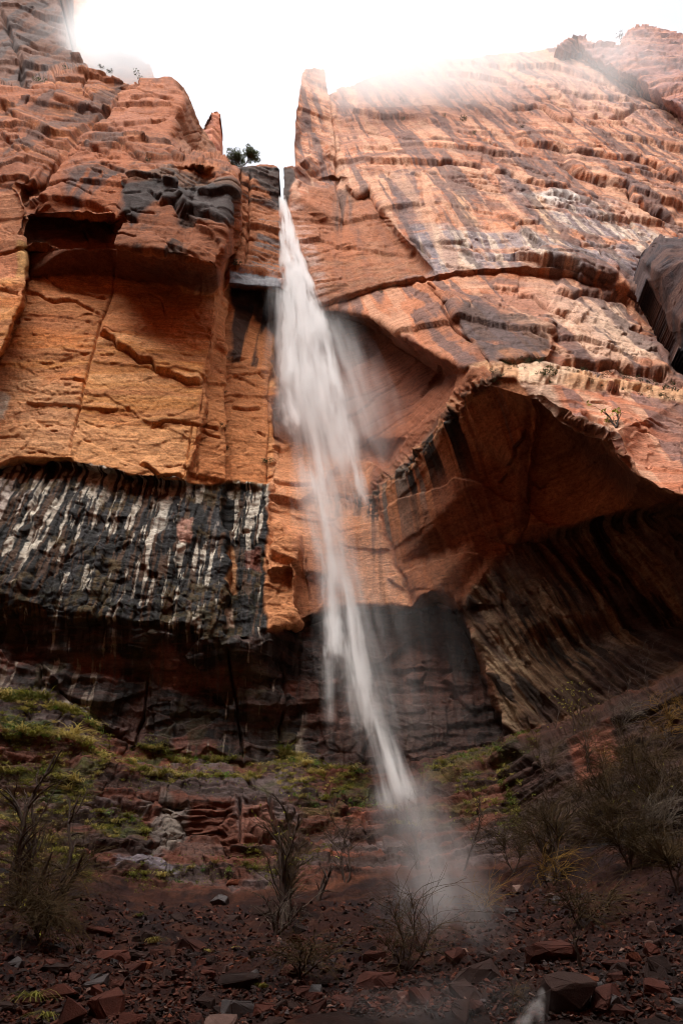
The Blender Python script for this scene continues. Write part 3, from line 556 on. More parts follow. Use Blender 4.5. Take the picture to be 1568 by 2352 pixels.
# orange left face
paint(Z_FACE, (200, 126, 66), 1, 5); paint(Z_FACE, (222, 152, 100), .85, 6, sb(.0, .3, n_b)); paint(Z_FACE, (190, 104, 44), .8, 6, sb(.02, .3, n_a + .4 * n_c)); paint(Z_FACE, (176, 108, 70), .6, 30, sb(.1, .4, -n_b))
paint([(55,640),(265,640),(500,675),(495,760),(230,770),(60,760)], (178, 104, 64), .65, 30); paint([(170,960),(440,985),(425,1095),(165,1060)], (212, 146, 98), .7, 18); paint([(-60,850),(190,880),(160,1045),(-60,1060)], (208, 146, 106), .6, 16); paint([(-20,900),(22,905),(14,960),(-20,960)], (206, 188, 172), .8, 5)
paint([(200,870),(465,900),(460,985),(190,960)], (216, 150, 92), .55, 14, sb(-.2, .2, n_c))
paint([(500,680),(545,480),(552,395),(640,385),(640,640),(540,640),(520,1110),(430,1106)], (178, 106, 62), .8, 4); paint([(524,690),(640,690),(618,870),(616,1112),(524,1112)], (186, 112, 66), .9, 4)
paint([(552,390),(645,385),(645,640),(530,625)], (150, 88, 54), .7, 6); paint([(552,390),(645,385),(645,470),(545,470)], (64, 50, 46), .75, 8, sb(-.1, .2, n_c + .4 * n_a)); paint([(545,385),(700,380),(690,470),(645,480)], (44, 34, 32), .9, 4, wet=.2)  # notch rock last: wet and dark, with its shade in the colour too
paint([(528,664),(645,664),(640,780),(600,740),(535,705)], (48, 32, 27), .95, 6); paint([(528,700),(625,700),(625,850),(530,840)], (34, 31, 34), .9, 8, sb(.0, .22, v1 + .1))
# water stained rock each side of the lip
paint([(596,470),(646,460),(650,650),(540,660),(528,640),(580,600)], (62, 54, 56), .8, 7, sb(-.1, .25, n_c), wet=.6)
paint([(660,470),(700,480),(745,620),(760,700),(700,705),(645,690)], (78, 68, 74), .85, 12, sb(-.2, .15, n_c), wet=.85)
paint([(528,628),(548,618),(645,640),(640,660),(545,655),(524,654)], (88, 86, 98), .95, 2, sb(-.4, .0, n_c), wet=1.)
paint([(676,280),(690,285),(690,400),(684,470),(674,470)], (72, 50, 44), .85, 3)  # dark strip down the left edge of the right wall
# right wall
paint(Z_RIGHT, (170, 104, 74), 1, 5); paint(Z_RIGHT, (208, 142, 110), .75, 8, sb(.02, .32, n_b)); paint(Z_RIGHT, (196, 104, 58), .65, 8, sb(.05, .3, n_c)); paint(Z_RIGHT, (124, 88, 80), .75, 8, sb(.02, .32, -n_b + .2 * n_a))
paint([(780,60),(1900,0),(1900,360),(1560,300),(1000,300),(780,330)], (196, 132, 108), .6, 40); paint([(780,60),(1900,0),(1900,360),(1560,300),(1000,300),(780,330)], (150, 104, 94), .65, 30, sb(-.05, .3, v2))
paint([(780,380),(1250,400),(1250,520),(930,520),(860,430),(800,420)], (214, 150, 116), .6, 14, sb(.0, .3, v1 + .4 * v2)); paint([(780,380),(1250,400),(1250,520),(930,520),(860,430),(800,420)], (112, 92, 96), .65, 14, sb(.02, .3, -v2 - .3 * n_a))
paint([(660,470),(770,420),(800,440),(828,455),(852,445),(895,528),(985,612),(860,670),(745,700),(700,640)], (158, 88, 50), .92, 5); paint([(690,600),(860,560),(985,612),(860,670),(745,700)], (140, 92, 62), .5, 14, sb(-.1, .25, n_c)); paint([(768,430),(800,430),(830,560),(790,600),(768,520)], (88, 70, 66), .7, 12, sb(-.2, .2, v1 + .2))
paint([(690,450),(770,430),(850,540),(870,600),(720,650),(690,600)], (170, 90, 44), .5, 16, sb(-.1, .3, n_a))
for pg in ([(940,520),(1250,520),(1370,565),(1400,640),(1250,612),(1150,612),(1000,626),(985,600)],[(1240,470),(1400,470),(1568,560),(1568,700),(1410,640),(1380,590),(1330,560)]):
    paint(pg, (150, 132, 138), .85, 12); paint(pg, (206, 176, 158), .8, 10, sb(.0, .26, v1 + .3 * v2 + .1)); paint(pg, (104, 94, 108), .7, 10, sb(.05, .3, -v2 + .3 * n_c)); paint(pg, (196, 120, 84), .7, 10, sb(.16, .36, n_b))
paint([(1003,500),(1170,512),(1360,545),(1480,560),(1478,575),(1340,562),(1170,530),(1003,512)], (206, 124, 76), .8, 5, sb(-.3, .1, n_a))
paint([(780,690),(1000,626),(1150,612),(1420,650),(1560,740),(1560,780),(1400,680),(1150,632),(1000,648),(780,712)], (196, 112, 64), .7, 5)
paint([(1190,450),(1290,440),(1340,470),(1230,466)], (214, 204, 202), .75, 6, sb(-.2, .2, n_a)); paint([(1216,455),(1240,458),(1300,580),(1262,560)], (218, 168, 132), .75, 6); paint([(1040,445),(1062,440),(1092,520),(1070,520)], (220, 160, 118), .7, 6)
paint([(780,712),(1000,640),(1060,760),(1050,840),(960,790),(870,735)], (190, 108, 64), .85, 6); paint([(960,740),(1040,745),(1050,838),(985,800)], (160, 96, 66), .6, 16)
paint([(1000,650),(1130,715),(1150,760),(1130,832),(1085,848),(1050,840)], (158, 92, 62), .6, 8)
paint([(1120,715),(1262,742),(1260,822),(1135,834),(1088,792),(1045,742),(1060,700)], (88, 66, 62), .92, 7, sb(-.6, -.1, n_a)); paint([(1150,722),(1262,742),(1262,775),(1200,770)], (150, 110, 92), .7, 8, sb(-.1, .3, n_c)); paint([(1130,815),(1262,800),(1262,826),(1135,836)], (168, 104, 66), .8, 4)
paint([(1262,690),(1420,690),(1460,770),(1510,830),(1420,838),(1363,830),(1310,780),(1255,730)], (216, 172, 148), .9, 10); paint([(1262,690),(1420,690),(1460,770),(1510,830),(1420,838),(1363,830),(1310,780),(1255,730)], (190, 140, 122), .5, 10, sb(.0, .3, v2))
paint([(1190,640),(1300,640),(1420,690),(1300,740),(1250,700)], (200, 150, 128), .6, 12); paint([(1130,650),(1240,650),(1300,740),(1262,745),(1150,715)], (190, 120, 90), .5, 12)
vr = fbm2((wx + .12 * wz) / .7, wz / 16, 4, 335)
m_facet0 = zmap([([(660,470),(770,420),(800,440),(828,455),(852,445),(895,528),(985,612),(860,670),(745,700),(700,640)],6,1.)])
paint(Z_RIGHT, (96, 76, 78), .75, 8, sb(.06, .3, vr + .25 * n_b) * (1 - .8 * m_facet0)); paint(Z_RIGHT, (200, 146, 116), .5, 8, sb(.14, .34, -vr + .2 * n_b) * (1 - .8 * m_facet0))
# contact ledge and buttress
paint(Z_BUTT, (200, 124, 92), 1, 4); paint(Z_BUTT, (140, 102, 100), .8, 5, sb(.02, .3, v1 + .5 * v2)); paint(Z_BUTT, (218, 160, 130), .8, 5, sb(.05, .3, -v1 + .2 * v2)); paint(Z_BUTT, (206, 108, 60), .65, 6, sb(.1, .3, n_c)); paint([(1500,880),(1900,940),(1900,1190),(1568,1100)], (132, 92, 84), .7, 40, sb(-.2, .3, v2))
paint([(1190,866),(1260,875),(1300,930),(1420,975),(1415,1000),(1380,1002),(1290,968),(1216,916)], (204, 164, 142), .85, 7); paint([(1190,866),(1230,880),(1262,938),(1216,916)], (128, 84, 68), .7, 6, sb(-.2, .2, n_f))
paint([(1085,846),(1140,832),(1270,832),(1440,872),(1568,888),(1900,930),(1900,965),(1568,912),(1400,888),(1190,868),(1140,858)], (202, 150, 112), .9, 4); paint([(1180,836),(1270,834),(1340,850),(1280,876),(1200,868)], (222, 184, 158), .7, 5)
# alcove, centre wall
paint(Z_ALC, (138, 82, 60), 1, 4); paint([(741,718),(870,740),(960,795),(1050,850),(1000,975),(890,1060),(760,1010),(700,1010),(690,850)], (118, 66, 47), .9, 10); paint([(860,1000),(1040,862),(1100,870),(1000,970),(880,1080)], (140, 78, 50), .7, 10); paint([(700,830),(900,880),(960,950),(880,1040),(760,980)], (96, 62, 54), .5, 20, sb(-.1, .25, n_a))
paint([(622,1010),(850,1060),(850,1150),(940,1394),(800,1386),(690,1440),(612,1440),(618,1120)], (198, 130, 90), .95, 8); paint([(640,1130),(850,1150),(940,1394),(800,1386),(690,1236)], (210, 150, 116), .6, 12, sb(-.1, .25, v1 + .3)); paint([(780,1170),(850,1150),(940,1380),(860,1390)], (112, 78, 68), .7, 12, sb(.0, .25, v1 + .3 * v2)); paint([(720,1110),(850,1140),(850,1190),(730,1180)], (92, 70, 62), .6, 8, sb(-.1, .2, n_f + v3))
paint([(645,1185),(690,1236),(740,1280),(800,1388),(740,1400),(684,1425),(684,1300)], (150, 92, 66), .6, 6); paint([(612,1190),(645,1195),(676,1240),(672,1440),(604,1446),(604,1300)], (178, 114, 74), .85, 5); paint([(800,1140),(860,1130),(880,1200),(860,1210)], (44, 38, 38), .9, 8, sb(-.2, .2, v3 + n_f))
# rib with its seep streaks
paint(Z_RIB, (150, 90, 60), 1, 4)
rn = fbm2(ru / .34, (wx + wy) / 10, 3, 341); rn2 = fbm2(ru / .8, (wx + wy) / 14, 2, 345); rl = fbm2(ru / .5, (wx + wy) * .02, 2, 349)
top = np.zeros(X.shape, np.float32); s = Win(SEEP, 400).s; d_, sg_, t_ = line_dist(SEEP, X[s], Y[s]); top[s] = np.where(sg_ != 0, sm(250, 10, d_ * (1 - .5 * rl[s])), 0)
paint(Z_RIB, (104, 92, 86), .9, 4, top * sb(.0, .2, rn)); paint(Z_RIB, (168, 108, 72), .8, 4, top * sb(.05, .25, -rn)); paint(Z_RIB, (30, 27, 28), .95, 4, top * sb(.14, .24, rn2 + .5 * rn)); paint([(1000,1100),(1190,1060),(1205,1200),(1140,1240),(1060,1385),(960,1260)], (136, 78, 52), .8, 30)
paint([(905,1140),(960,1130),(1060,1320),(1060,1390),(1000,1350)], (112, 72, 52), .6, 10); paint([(1200,920),(1226,930),(1208,1200),(1180,1220)], (116, 66, 44), .8, 5)
# recess under the arch
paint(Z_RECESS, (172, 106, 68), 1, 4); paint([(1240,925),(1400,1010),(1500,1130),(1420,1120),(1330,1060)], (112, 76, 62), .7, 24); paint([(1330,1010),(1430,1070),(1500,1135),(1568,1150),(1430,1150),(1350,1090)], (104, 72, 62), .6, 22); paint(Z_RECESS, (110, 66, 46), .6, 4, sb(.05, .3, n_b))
# fluted wall
fn = fbm2(fu / .3, wz / 2.4, 4, 361); fm = fbm2(fu / .8, wz / 3.5, 3, 365)
paint(Z_FLUTE, (98, 72, 54), 1, 12); paint(Z_FLUTE, (34, 27, 25), .9, 12, sb(.0, .25, fn)); paint(Z_FLUTE, (142, 116, 92), .75, 12, sb(.1, .32, -fn + .2 * n_a)); paint(Z_FLUTE, (92, 76, 72), .7, 12, sb(.1, .35, fm)); paint([(1060,1392),(1180,1250),(1320,1210),(1320,1300),(1120,1480)], (70, 47, 37), .6, 24)
paint([(1160,1690),(1330,1640),(1568,1540),(1900,1480),(1900,1400),(1568,1430),(1300,1560)], (58, 38, 33), .8, 24)
# wet band
bn = fbm2(wx / .20, wz / 2.2, 3, 371); bn2 = fbm2(wx / .12, wz / 1.6, 2, 375); bt = fbm2(wx / 1.6, wz / 1.2, 3, 379)
paint(Z_BAND, (27, 23, 22), 1, 4, wet=.35); paint(Z_BAND, (58, 55, 60), .6, 4, sb(.12, .34, v3)); paint(Z_BAND, (104, 70, 46), .6, 4, sb(.12, .3, bn2 + .3 * n_a))
up = sm(1400, 1120, Y).astype(np.float32)
wht = sb(.17, .27, bn + .42 * bt - .26 * (1 - up) + .04) * sb(-.55, .0, n_f)
paint(Z_BAND, (205, 192, 180), .95, 3, wht); paint([(0,1110),(70,1100),(64,1180),(0,1185)], (196, 178, 172), .8, 4, sb(-.12, .1, bn)); paint([(345,1150),(392,1140),(384,1220),(356,1240)], (200, 188, 178), .85, 4, sb(-.25, .05, bn)); paint([(410,1196),(442,1200),(440,1252),(412,1252)], (196, 140, 122), .85, 3); paint([(450,1190),(500,1195),(490,1240),(470,1225)], (186, 168, 160), .8, 3, sb(-.2, .05, bn))
moss_b = sb(.0, .22, fbm2(wx / 1.8, wz / 1.3, 3, 383) + .18 * sm(1200, 1360, Y) + .5 * (np.exp(-((Y - 1118) / 14) ** 2)) - .20) * sb(-.2, .2, n_f + .5 * bn2)
s, m = paint(Z_BAND, (84, 64, 28), .75, 5, moss_b); MOSS[s] = np.maximum(MOSS[s], m)
s, m = paint(Z_BAND, (40, 36, 16), .8, 5, sb(.1, .3, n_f) * sm(1280, 1400, Y)); MOSS[s] = np.maximum(MOSS[s], .6 * m)
paint([(517,1255),(532,1252),(546,1310),(538,1365),(516,1362)], (200, 140, 92), .95, 3); paint([(517,1400),(533,1400),(532,1445),(516,1442)], (200, 168, 148), .9, 3); paint([(606,1320),(672,1312),(670,1440),(616,1444)], (180, 116, 74), .9, 4); paint([(566,1260),(600,1262),(600,1310),(570,1305)], (118, 58, 40), .8, 5)
# dark wall under the overhang
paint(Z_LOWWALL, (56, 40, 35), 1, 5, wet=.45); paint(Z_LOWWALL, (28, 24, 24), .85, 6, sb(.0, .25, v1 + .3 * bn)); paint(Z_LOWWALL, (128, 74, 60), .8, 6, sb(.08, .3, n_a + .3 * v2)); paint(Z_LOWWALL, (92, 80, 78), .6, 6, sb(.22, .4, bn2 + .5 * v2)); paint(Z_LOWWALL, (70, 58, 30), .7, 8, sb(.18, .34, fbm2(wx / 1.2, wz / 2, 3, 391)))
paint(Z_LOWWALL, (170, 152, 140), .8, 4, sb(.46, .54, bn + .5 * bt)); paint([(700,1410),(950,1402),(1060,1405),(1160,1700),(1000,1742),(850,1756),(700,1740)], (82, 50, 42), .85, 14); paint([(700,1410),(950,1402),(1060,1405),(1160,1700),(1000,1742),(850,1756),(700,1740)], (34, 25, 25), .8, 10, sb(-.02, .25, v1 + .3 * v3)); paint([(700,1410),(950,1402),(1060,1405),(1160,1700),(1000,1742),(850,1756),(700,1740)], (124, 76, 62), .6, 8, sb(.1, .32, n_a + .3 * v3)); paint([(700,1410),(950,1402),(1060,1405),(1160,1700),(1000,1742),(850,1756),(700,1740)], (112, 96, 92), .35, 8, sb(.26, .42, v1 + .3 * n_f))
paint([(0,1560),(180,1630),(250,1685),(340,1560),(320,1730),(250,1690),(60,1590)], (112, 74, 66), .6, 14)
# ledges at the foot
paint(Z_LEDGE, (104, 56, 40), 1, 8, wet=.25); paint(Z_LEDGE, (98, 86, 88), .75, 8, sb(.06, .3, n_a + .3 * n_b)); paint(Z_LEDGE, (150, 80, 58), .7, 8, sb(.1, .32, n_c)); paint(Z_LEDGE, (52, 34, 28), .8, 8, sb(.1, .3, -n_c))
paint([(318,1838),(440,1850),(545,1842),(550,1950),(530,1992),(400,1990),(340,1955)], (112, 62, 46), .95, 5); paint([(318,1838),(440,1850),(438,1900),(412,1960),(350,1968),(325,1900)], (122, 108, 104), .9, 6, sb(-.35, .0, v1)); paint([(380,1850),(420,1850),(405,1960),(372,1960)], (158, 142, 132), .6, 7, sb(-.2, .15, v3)); paint([(264,1958),(330,1972),(410,2010),(395,2018),(330,1998),(264,1984)], (124, 112, 122), .95, 3); paint([(400,1955),(480,1940),(525,1975),(470,1990),(420,1980)], (104, 78, 72), .6, 8)
paint([(550,1850),(620,1840),(640,1930),(600,1960),(552,1940)], (138, 84, 68), .8, 6); paint([(150,1990),(310,2010),(310,2110),(190,2090)], (136, 72, 54), .6, 12); paint([(0,1660),(130,1700),(230,1760),(200,1840),(0,1860)], (96, 66, 56), .5, 14)
mossl = sb(.02, .26, fbm2(sx / 2.2, bed / .8, 4, 401)) * sb(-.35, .1, n_f)
for pg, k in (([(-200,1590),(60,1600),(150,1650),(250,1690),(240,1760),(220,1830),(120,1870),(-200,1880)], 1.), ([(240,1720),(560,1765),(660,1745),(860,1790),(900,1850),(680,1830),(560,1800),(260,1790)], .9), ([(640,1770),(860,1800),(1150,1720),(1280,1700),(1240,1850),(1160,1860),(900,1900),(700,1880)], .7), ([(200,1870),(320,1890),(330,1930),(230,1920)], .9), ([(-200,1880),(200,1900),(160,2080),(-200,2200)], .6)):
    s, m = paint(pg, (84, 80, 28), .9 * k, 14, mossl); MOSS[s] = np.maximum(MOSS[s], m)
    s, m = paint(pg, (50, 62, 22), .8 * k, 14, mossl * sb(-.1, .2, n_a)); MOSS[s] = np.maximum(MOSS[s], m)
paint([(1163,1720),(1330,1650),(1568,1550),(1900,1490),(1900,1880),(1568,1900),(1200,2000),(1160,1880)], (54, 34, 28), .82, 20); paint([(1300,1700),(1400,1660),(1420,1740),(1330,1800)], (150, 80, 56), .6, 10)
# stony ground
paint(Z_TALUS, (84, 42, 29), 1, 14); paint(Z_TALUS, (52, 30, 24), .8, 14, sb(-.05, .3, fbm2(wx / .8, wy / .8, 4, 411))); paint(Z_TALUS, (120, 66, 46), .7, 14, sb(.15, .35, fbm2(wx / .35, wy / .35, 3, 415))); paint([(700,2260),(1300,2180),(1568,2140),(1900,2100),(1900,2600),(700,2600)], (62, 40, 35), .6, 40)
n_s = fbm2(wx / .8, bed / .12, 3, 319)
paint(Z_LOWWALL, (92, 56, 46), .55, 6, sb(.05, .3, n_s))
# thin dark partings between the beds of the foot
lay(np.s_[:, :], .75 * m_ledge * sb(.82, .96, np.mod(bed / .30 + .45 * vn2(bed / .43, sx * .02, 51), 1)), srgb(40, 25, 20))
# seep line: dark mossy clumps with pale crusts
lay(np.s_[:, :], .8 * seep_m * sb(-.05, .2, n_f + .3 * n_a), srgb(52, 40, 30)); lay(np.s_[:, :], .75 * seep_m * sb(.12, .3, -n_f), srgb(160, 116, 84))
# grain
n_g = fbm3(wx / .13, wy / .13, wz / .1, 2, 317)
C *= (1 + .24 * n_f + .14 * n_a + .16 * n_g)[..., None]
lum = C @ np.array([.25, .6, .15], np.float32); C += (lum[..., None] * np.array([1.03, 1.0, .93], np.float32) - C) * (.08 + .12 * m_right)[..., None]
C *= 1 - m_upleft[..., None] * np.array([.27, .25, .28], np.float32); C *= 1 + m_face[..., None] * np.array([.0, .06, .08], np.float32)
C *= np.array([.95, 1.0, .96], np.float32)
C *= (1 - .34 * m_ledge - .74 * m_talus - .34 * m_low - .12 * m_band)[..., None]; C = np.clip(C, .004, .85)  # ground, ledges and lower wall darkened in colour, in place of shade
# ------------------------------------------------------------------ materials
class NT:
    def __init__(s, name):
        s.m = bpy.data.materials.new(name); s.m.use_nodes = True; s.t = s.m.node_tree; s.b = s.t.nodes['Principled BSDF']; s.out = s.t.nodes['Material Output']
    def n(s, kind, **kw):
        nd = s.t.nodes.new(kind)
        for k, v in kw.items():
            if k in nd.inputs: nd.inputs[k].default_value = v
            else: setattr(nd, k, v)
        return nd
    def l(s, a, b): s.t.links.new(a, b)
    def math(s, op, a, b=None, c=None, clamp=False):
        nd = s.t.nodes.new('ShaderNodeMath'); nd.operation = op; nd.use_clamp = clamp
        for i, v in enumerate((a, b, c)):
            if v is None: continue
            if isinstance(v, (int, float)): nd.inputs[i].default_value = v
            else: s.l(v, nd.inputs[i])
        return nd.outputs[0]
    def noise(s, vec, scale, detail=4, rough=.6, mapping=None):
        if mapping:
            mp = s.n('ShaderNodeMapping'); mp.inputs['Scale'].default_value = mapping; s.l(vec, mp.inputs['Vector']); vec = mp.outputs[0]
        nd = s.n('ShaderNodeTexNoise', Scale=scale, Detail=detail, Roughness=rough); s.l(vec, nd.inputs['Vector']); return nd.outputs['Fac']
    def ramp(s, fac, stops):
        nd = s.n('ShaderNodeValToRGB'); e = nd.color_ramp.elements
        while len(e) < len(stops): e.new(.5)
        for q, (p, c) in zip(e, stops): q.position = p; q.color = (*c, 1) if len(c) == 3 else c
        s.l(fac, nd.inputs[0]); return nd.outputs[0]
    def mixc(s, mode, f, a, b):
        nd = s.n('ShaderNodeMix'); nd.data_type = 'RGBA'; nd.blend_type = mode
        for v, i in ((f, 0), (a, 6), (b, 7)):
            if isinstance(v, (int, float)): nd.inputs[i].default_value = v
            elif isinstance(v, tuple): nd.inputs[i].default_value = (*v, 1)
            else: s.l(v, nd.inputs[i])
        return nd.outputs[2]
def rock_sheet_material():
    t = NT('weathered_sandstone'); co = t.n('ShaderNodeTexCoord').outputs['Object']
    a = t.n('ShaderNodeAttribute', attribute_name='stone').outputs['Color']; wet = t.n('ShaderNodeAttribute', attribute_name='wet').outputs['Fac']
    f1 = t.noise(co, 5, 5, .7, (1, 1, 1.6)); f2 = t.noise(co, 10, 5, .75, (1, 1, 1.7))
    k = t.ramp(f1, [(.25, (.62, .6, .58)), (.5, (1, 1, 1)), (.78, (1.28, 1.25, 1.2))]); c = t.mixc('MULTIPLY', 1.0, a, k)
    k2 = t.ramp(f2, [(.3, (.5, .48, .46)), (.5, (1, 1, 1)), (.72, (1.35, 1.35, 1.32))]); c = t.mixc('MULTIPLY', .85, c, k2)
    f3 = t.noise(co, 1, 6, .72, (.45, .45, 6.5)); k3 = t.ramp(f3, [(.32, (.58, .55, .54)), (.5, (1, 1, 1)), (.68, (1.22, 1.2, 1.16))]); c = t.mixc('MULTIPLY', .8, c, k3)
    t.l(c, t.b.inputs['Base Color'])
    t.l(t.math('MULTIPLY_ADD', wet, -.38, .9), t.b.inputs['Roughness'])
    t.l(t.math('MULTIPLY_ADD', wet, .17, .15), t.b.inputs['Specular IOR Level'])
    h = t.math('ADD', t.math('MULTIPLY', f1, .6), t.math('MULTIPLY_ADD', f3, .25, t.math('MULTIPLY', f2, .25)))
    bp = t.n('ShaderNodeBump', Strength=.8, Distance=.12); t.l(h, bp.inputs['Height']); t.l(bp.outputs[0], t.b.inputs['Normal'])
    return t.m
M_ROCK = rock_sheet_material()

# ------------------------------------------------------------------ split the relief into cliffs, ledges and ground
SKYPOLY = [(202,60),(202,153),(230,161),(274,181),(299,192),(331,187),(392,187),(407,194),(430,226),(446,269),(463,298),(500,350),(530,365),(545,385),(552,391),(575,388),(590,378),(615,377),(635,382),(641,400),(642,462),(650,468),(652,430),(650,385),(672,378),(677,380),(680,280),(686,240),(693,165),(700,156),(722,152),(746,158),(757,208),(770,208),(776,197),(810,190),(860,172),(900,160),(1000,142),(1100,126),(1200,116),(1275,106),(1400,140),(1480,180),(1568,230),(1830,300),(1900,-400),(128,-400),(128,-260),(135,0),(150,60),(156,110),(200,149)]
okv = ~hole & ~in_poly(SKYPOLY, X + 3 * WN2, Y + 3 * WN1)
NX = X.shape[1]; idx = np.arange(X.size).reshape(X.shape)
qok = okv[:-1, :-1] & okv[1:, :-1] & okv[:-1, 1:] & okv[1:, 1:]
FX, FY = X[:-1, :-1] + 1, Y[:-1, :-1] + 1
FALL = np.stack([idx[:-1, :-1], idx[1:, :-1], idx[1:, 1:], idx[:-1, 1:]], -1)
reg = np.full(FX.shape, 1)
reg[in_poly([(-800,-400),(520,-400),(645,300),(648,640),(640,1000),(616,1112),(612,1440),(700,1440),(700,2700),(-800,2700)], FX, FY)] = 0
reg[in_poly(Z_LEDGE, FX, FY)] = 2; reg[in_poly(Z_TALUS, FX, FY)] = 3
PV = P.reshape(-1, 3); CV = C.reshape(-1, 3); WV = WET.ravel()
def sheet(name, r, label=None, cat=None, kind='structure'):
    F = FALL[qok & (reg == r)]
    u, inv = np.unique(F, return_inverse=True); F = inv.reshape(-1, 4)
    V, cc, ww = PV[u], CV[u], WV[u]
    if r < 2:                                            # give the rim its depth: the top runs 14 m back from the edge
        e = np.concatenate([F[:, [0, 1]], F[:, [1, 2]], F[:, [2, 3]], F[:, [3, 0]]]); key = np.sort(e, 1)
        k = key[:, 0].astype(np.int64) * len(V) + key[:, 1]; uq, first, cnt = np.unique(k, return_index=True, return_counts=True)
        be = e[first[cnt == 1]]; by = Y.ravel()[u][be].max(1); bx = X.ravel()[u][be].mean(1)
        be = be[(by < 500) & (by > -245) & ~((bx > 630) & (by > 395)) & (bx > -680)]
        bu, bi = np.unique(be, return_inverse=True); bi = bi.reshape(-1, 2) + len(V)
        V = np.concatenate([V, V[bu] + np.array([0, 14, -.5], np.float32)]); cc = np.concatenate([cc, cc[bu]]); ww = np.concatenate([ww, ww[bu]])
        F = np.concatenate([F, np.stack([be[:, 1], be[:, 0], bi[:, 0], bi[:, 1]], -1)])
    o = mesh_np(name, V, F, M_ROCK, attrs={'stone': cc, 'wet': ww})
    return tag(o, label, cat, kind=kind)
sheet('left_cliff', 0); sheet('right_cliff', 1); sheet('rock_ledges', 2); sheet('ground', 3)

# the canyon floor towards and behind the camera, and an added, unseen wall that shades the lower cliffs
def simple_rock(name, col, rough_=.9, bump=.1, sc=2.0):
    t = NT(name); co = t.n('ShaderNodeTexCoord').outputs['Object']; f = t.noise(co, sc, 6, .65)
    c = t.ramp(f, [(.25, tuple(col * .55)), (.5, tuple(col)), (.75, tuple(np.minimum(col * 1.35, .8)))]); t.l(c, t.b.inputs['Base Color']); t.b.inputs['Roughness'].default_value = rough_
    f2 = t.noise(co, sc * 6, 5, .7); bp = t.n('ShaderNodeBump', Strength=.7, Distance=bump); t.l(f2, bp.inputs['Height']); t.l(bp.outputs[0], t.b.inputs['Normal']); t.b.inputs['Specular IOR Level'].default_value = .25
    return t.m
def back_floor():
    xs = np.linspace(-60, 60, 160); ys = np.linspace(-26, 11.6, 90); A, B = np.meshgrid(xs, ys)
    z = np.where(B > 5, .40 * (B - 5) - .9, -.9 - .02 * (5 - B)) + .25 * fbm2(A / 2, B / 2, 4, 501) + .015 * np.maximum(np.abs(A) - 12, 0) ** 1.6
    V = np.stack([A, B, z], -1).reshape(-1, 3); i = np.arange(A.size).reshape(A.shape)
    F = np.stack([i[:-1, :-1], i[:-1, 1:], i[1:, 1:], i[1:, :-1]], -1).reshape(-1, 4)
    tag(mesh_np('canyon_floor', V, F, simple_rock('red_soil', srgb(84, 44, 31), sc=1.5)), kind='structure')
back_floor()
def shade_wall():
    xs = np.linspace(-75, 75, 240); zs = np.linspace(-3, HFAR, 160); A, B = np.meshgrid(xs, zs)
    y = -DFAR - .12 * B + .012 * A * A + 3 * fbm2(A / 14, B / 20, 4, 511) + .8 * steps_s(B + .1 * A, 4, 5) + .8 * fbm2(A / 3, B / 2, 4, 515)
    V = np.stack([A, y, B], -1).reshape(-1, 3); i = np.arange(A.size).reshape(A.shape)
    F = np.stack([i[:-1, :-1], i[1:, :-1], i[1:, 1:], i[:-1, 1:]], -1).reshape(-1, 4)
    tag(mesh_np('unseen_shade_wall', V, F, simple_rock('shade_wall_rock', srgb(186, 118, 82), sc=.6)), kind='structure')
def steps_s(b, p, seed):
    i = np.floor(b / p); return _h(_i(i), np.uint32(2), np.uint32(1), seed) - .5
DFAR, HFAR = 21.0, 88.0  # distance and height of the added wall, set by how far its shade reaches
shade_wall()
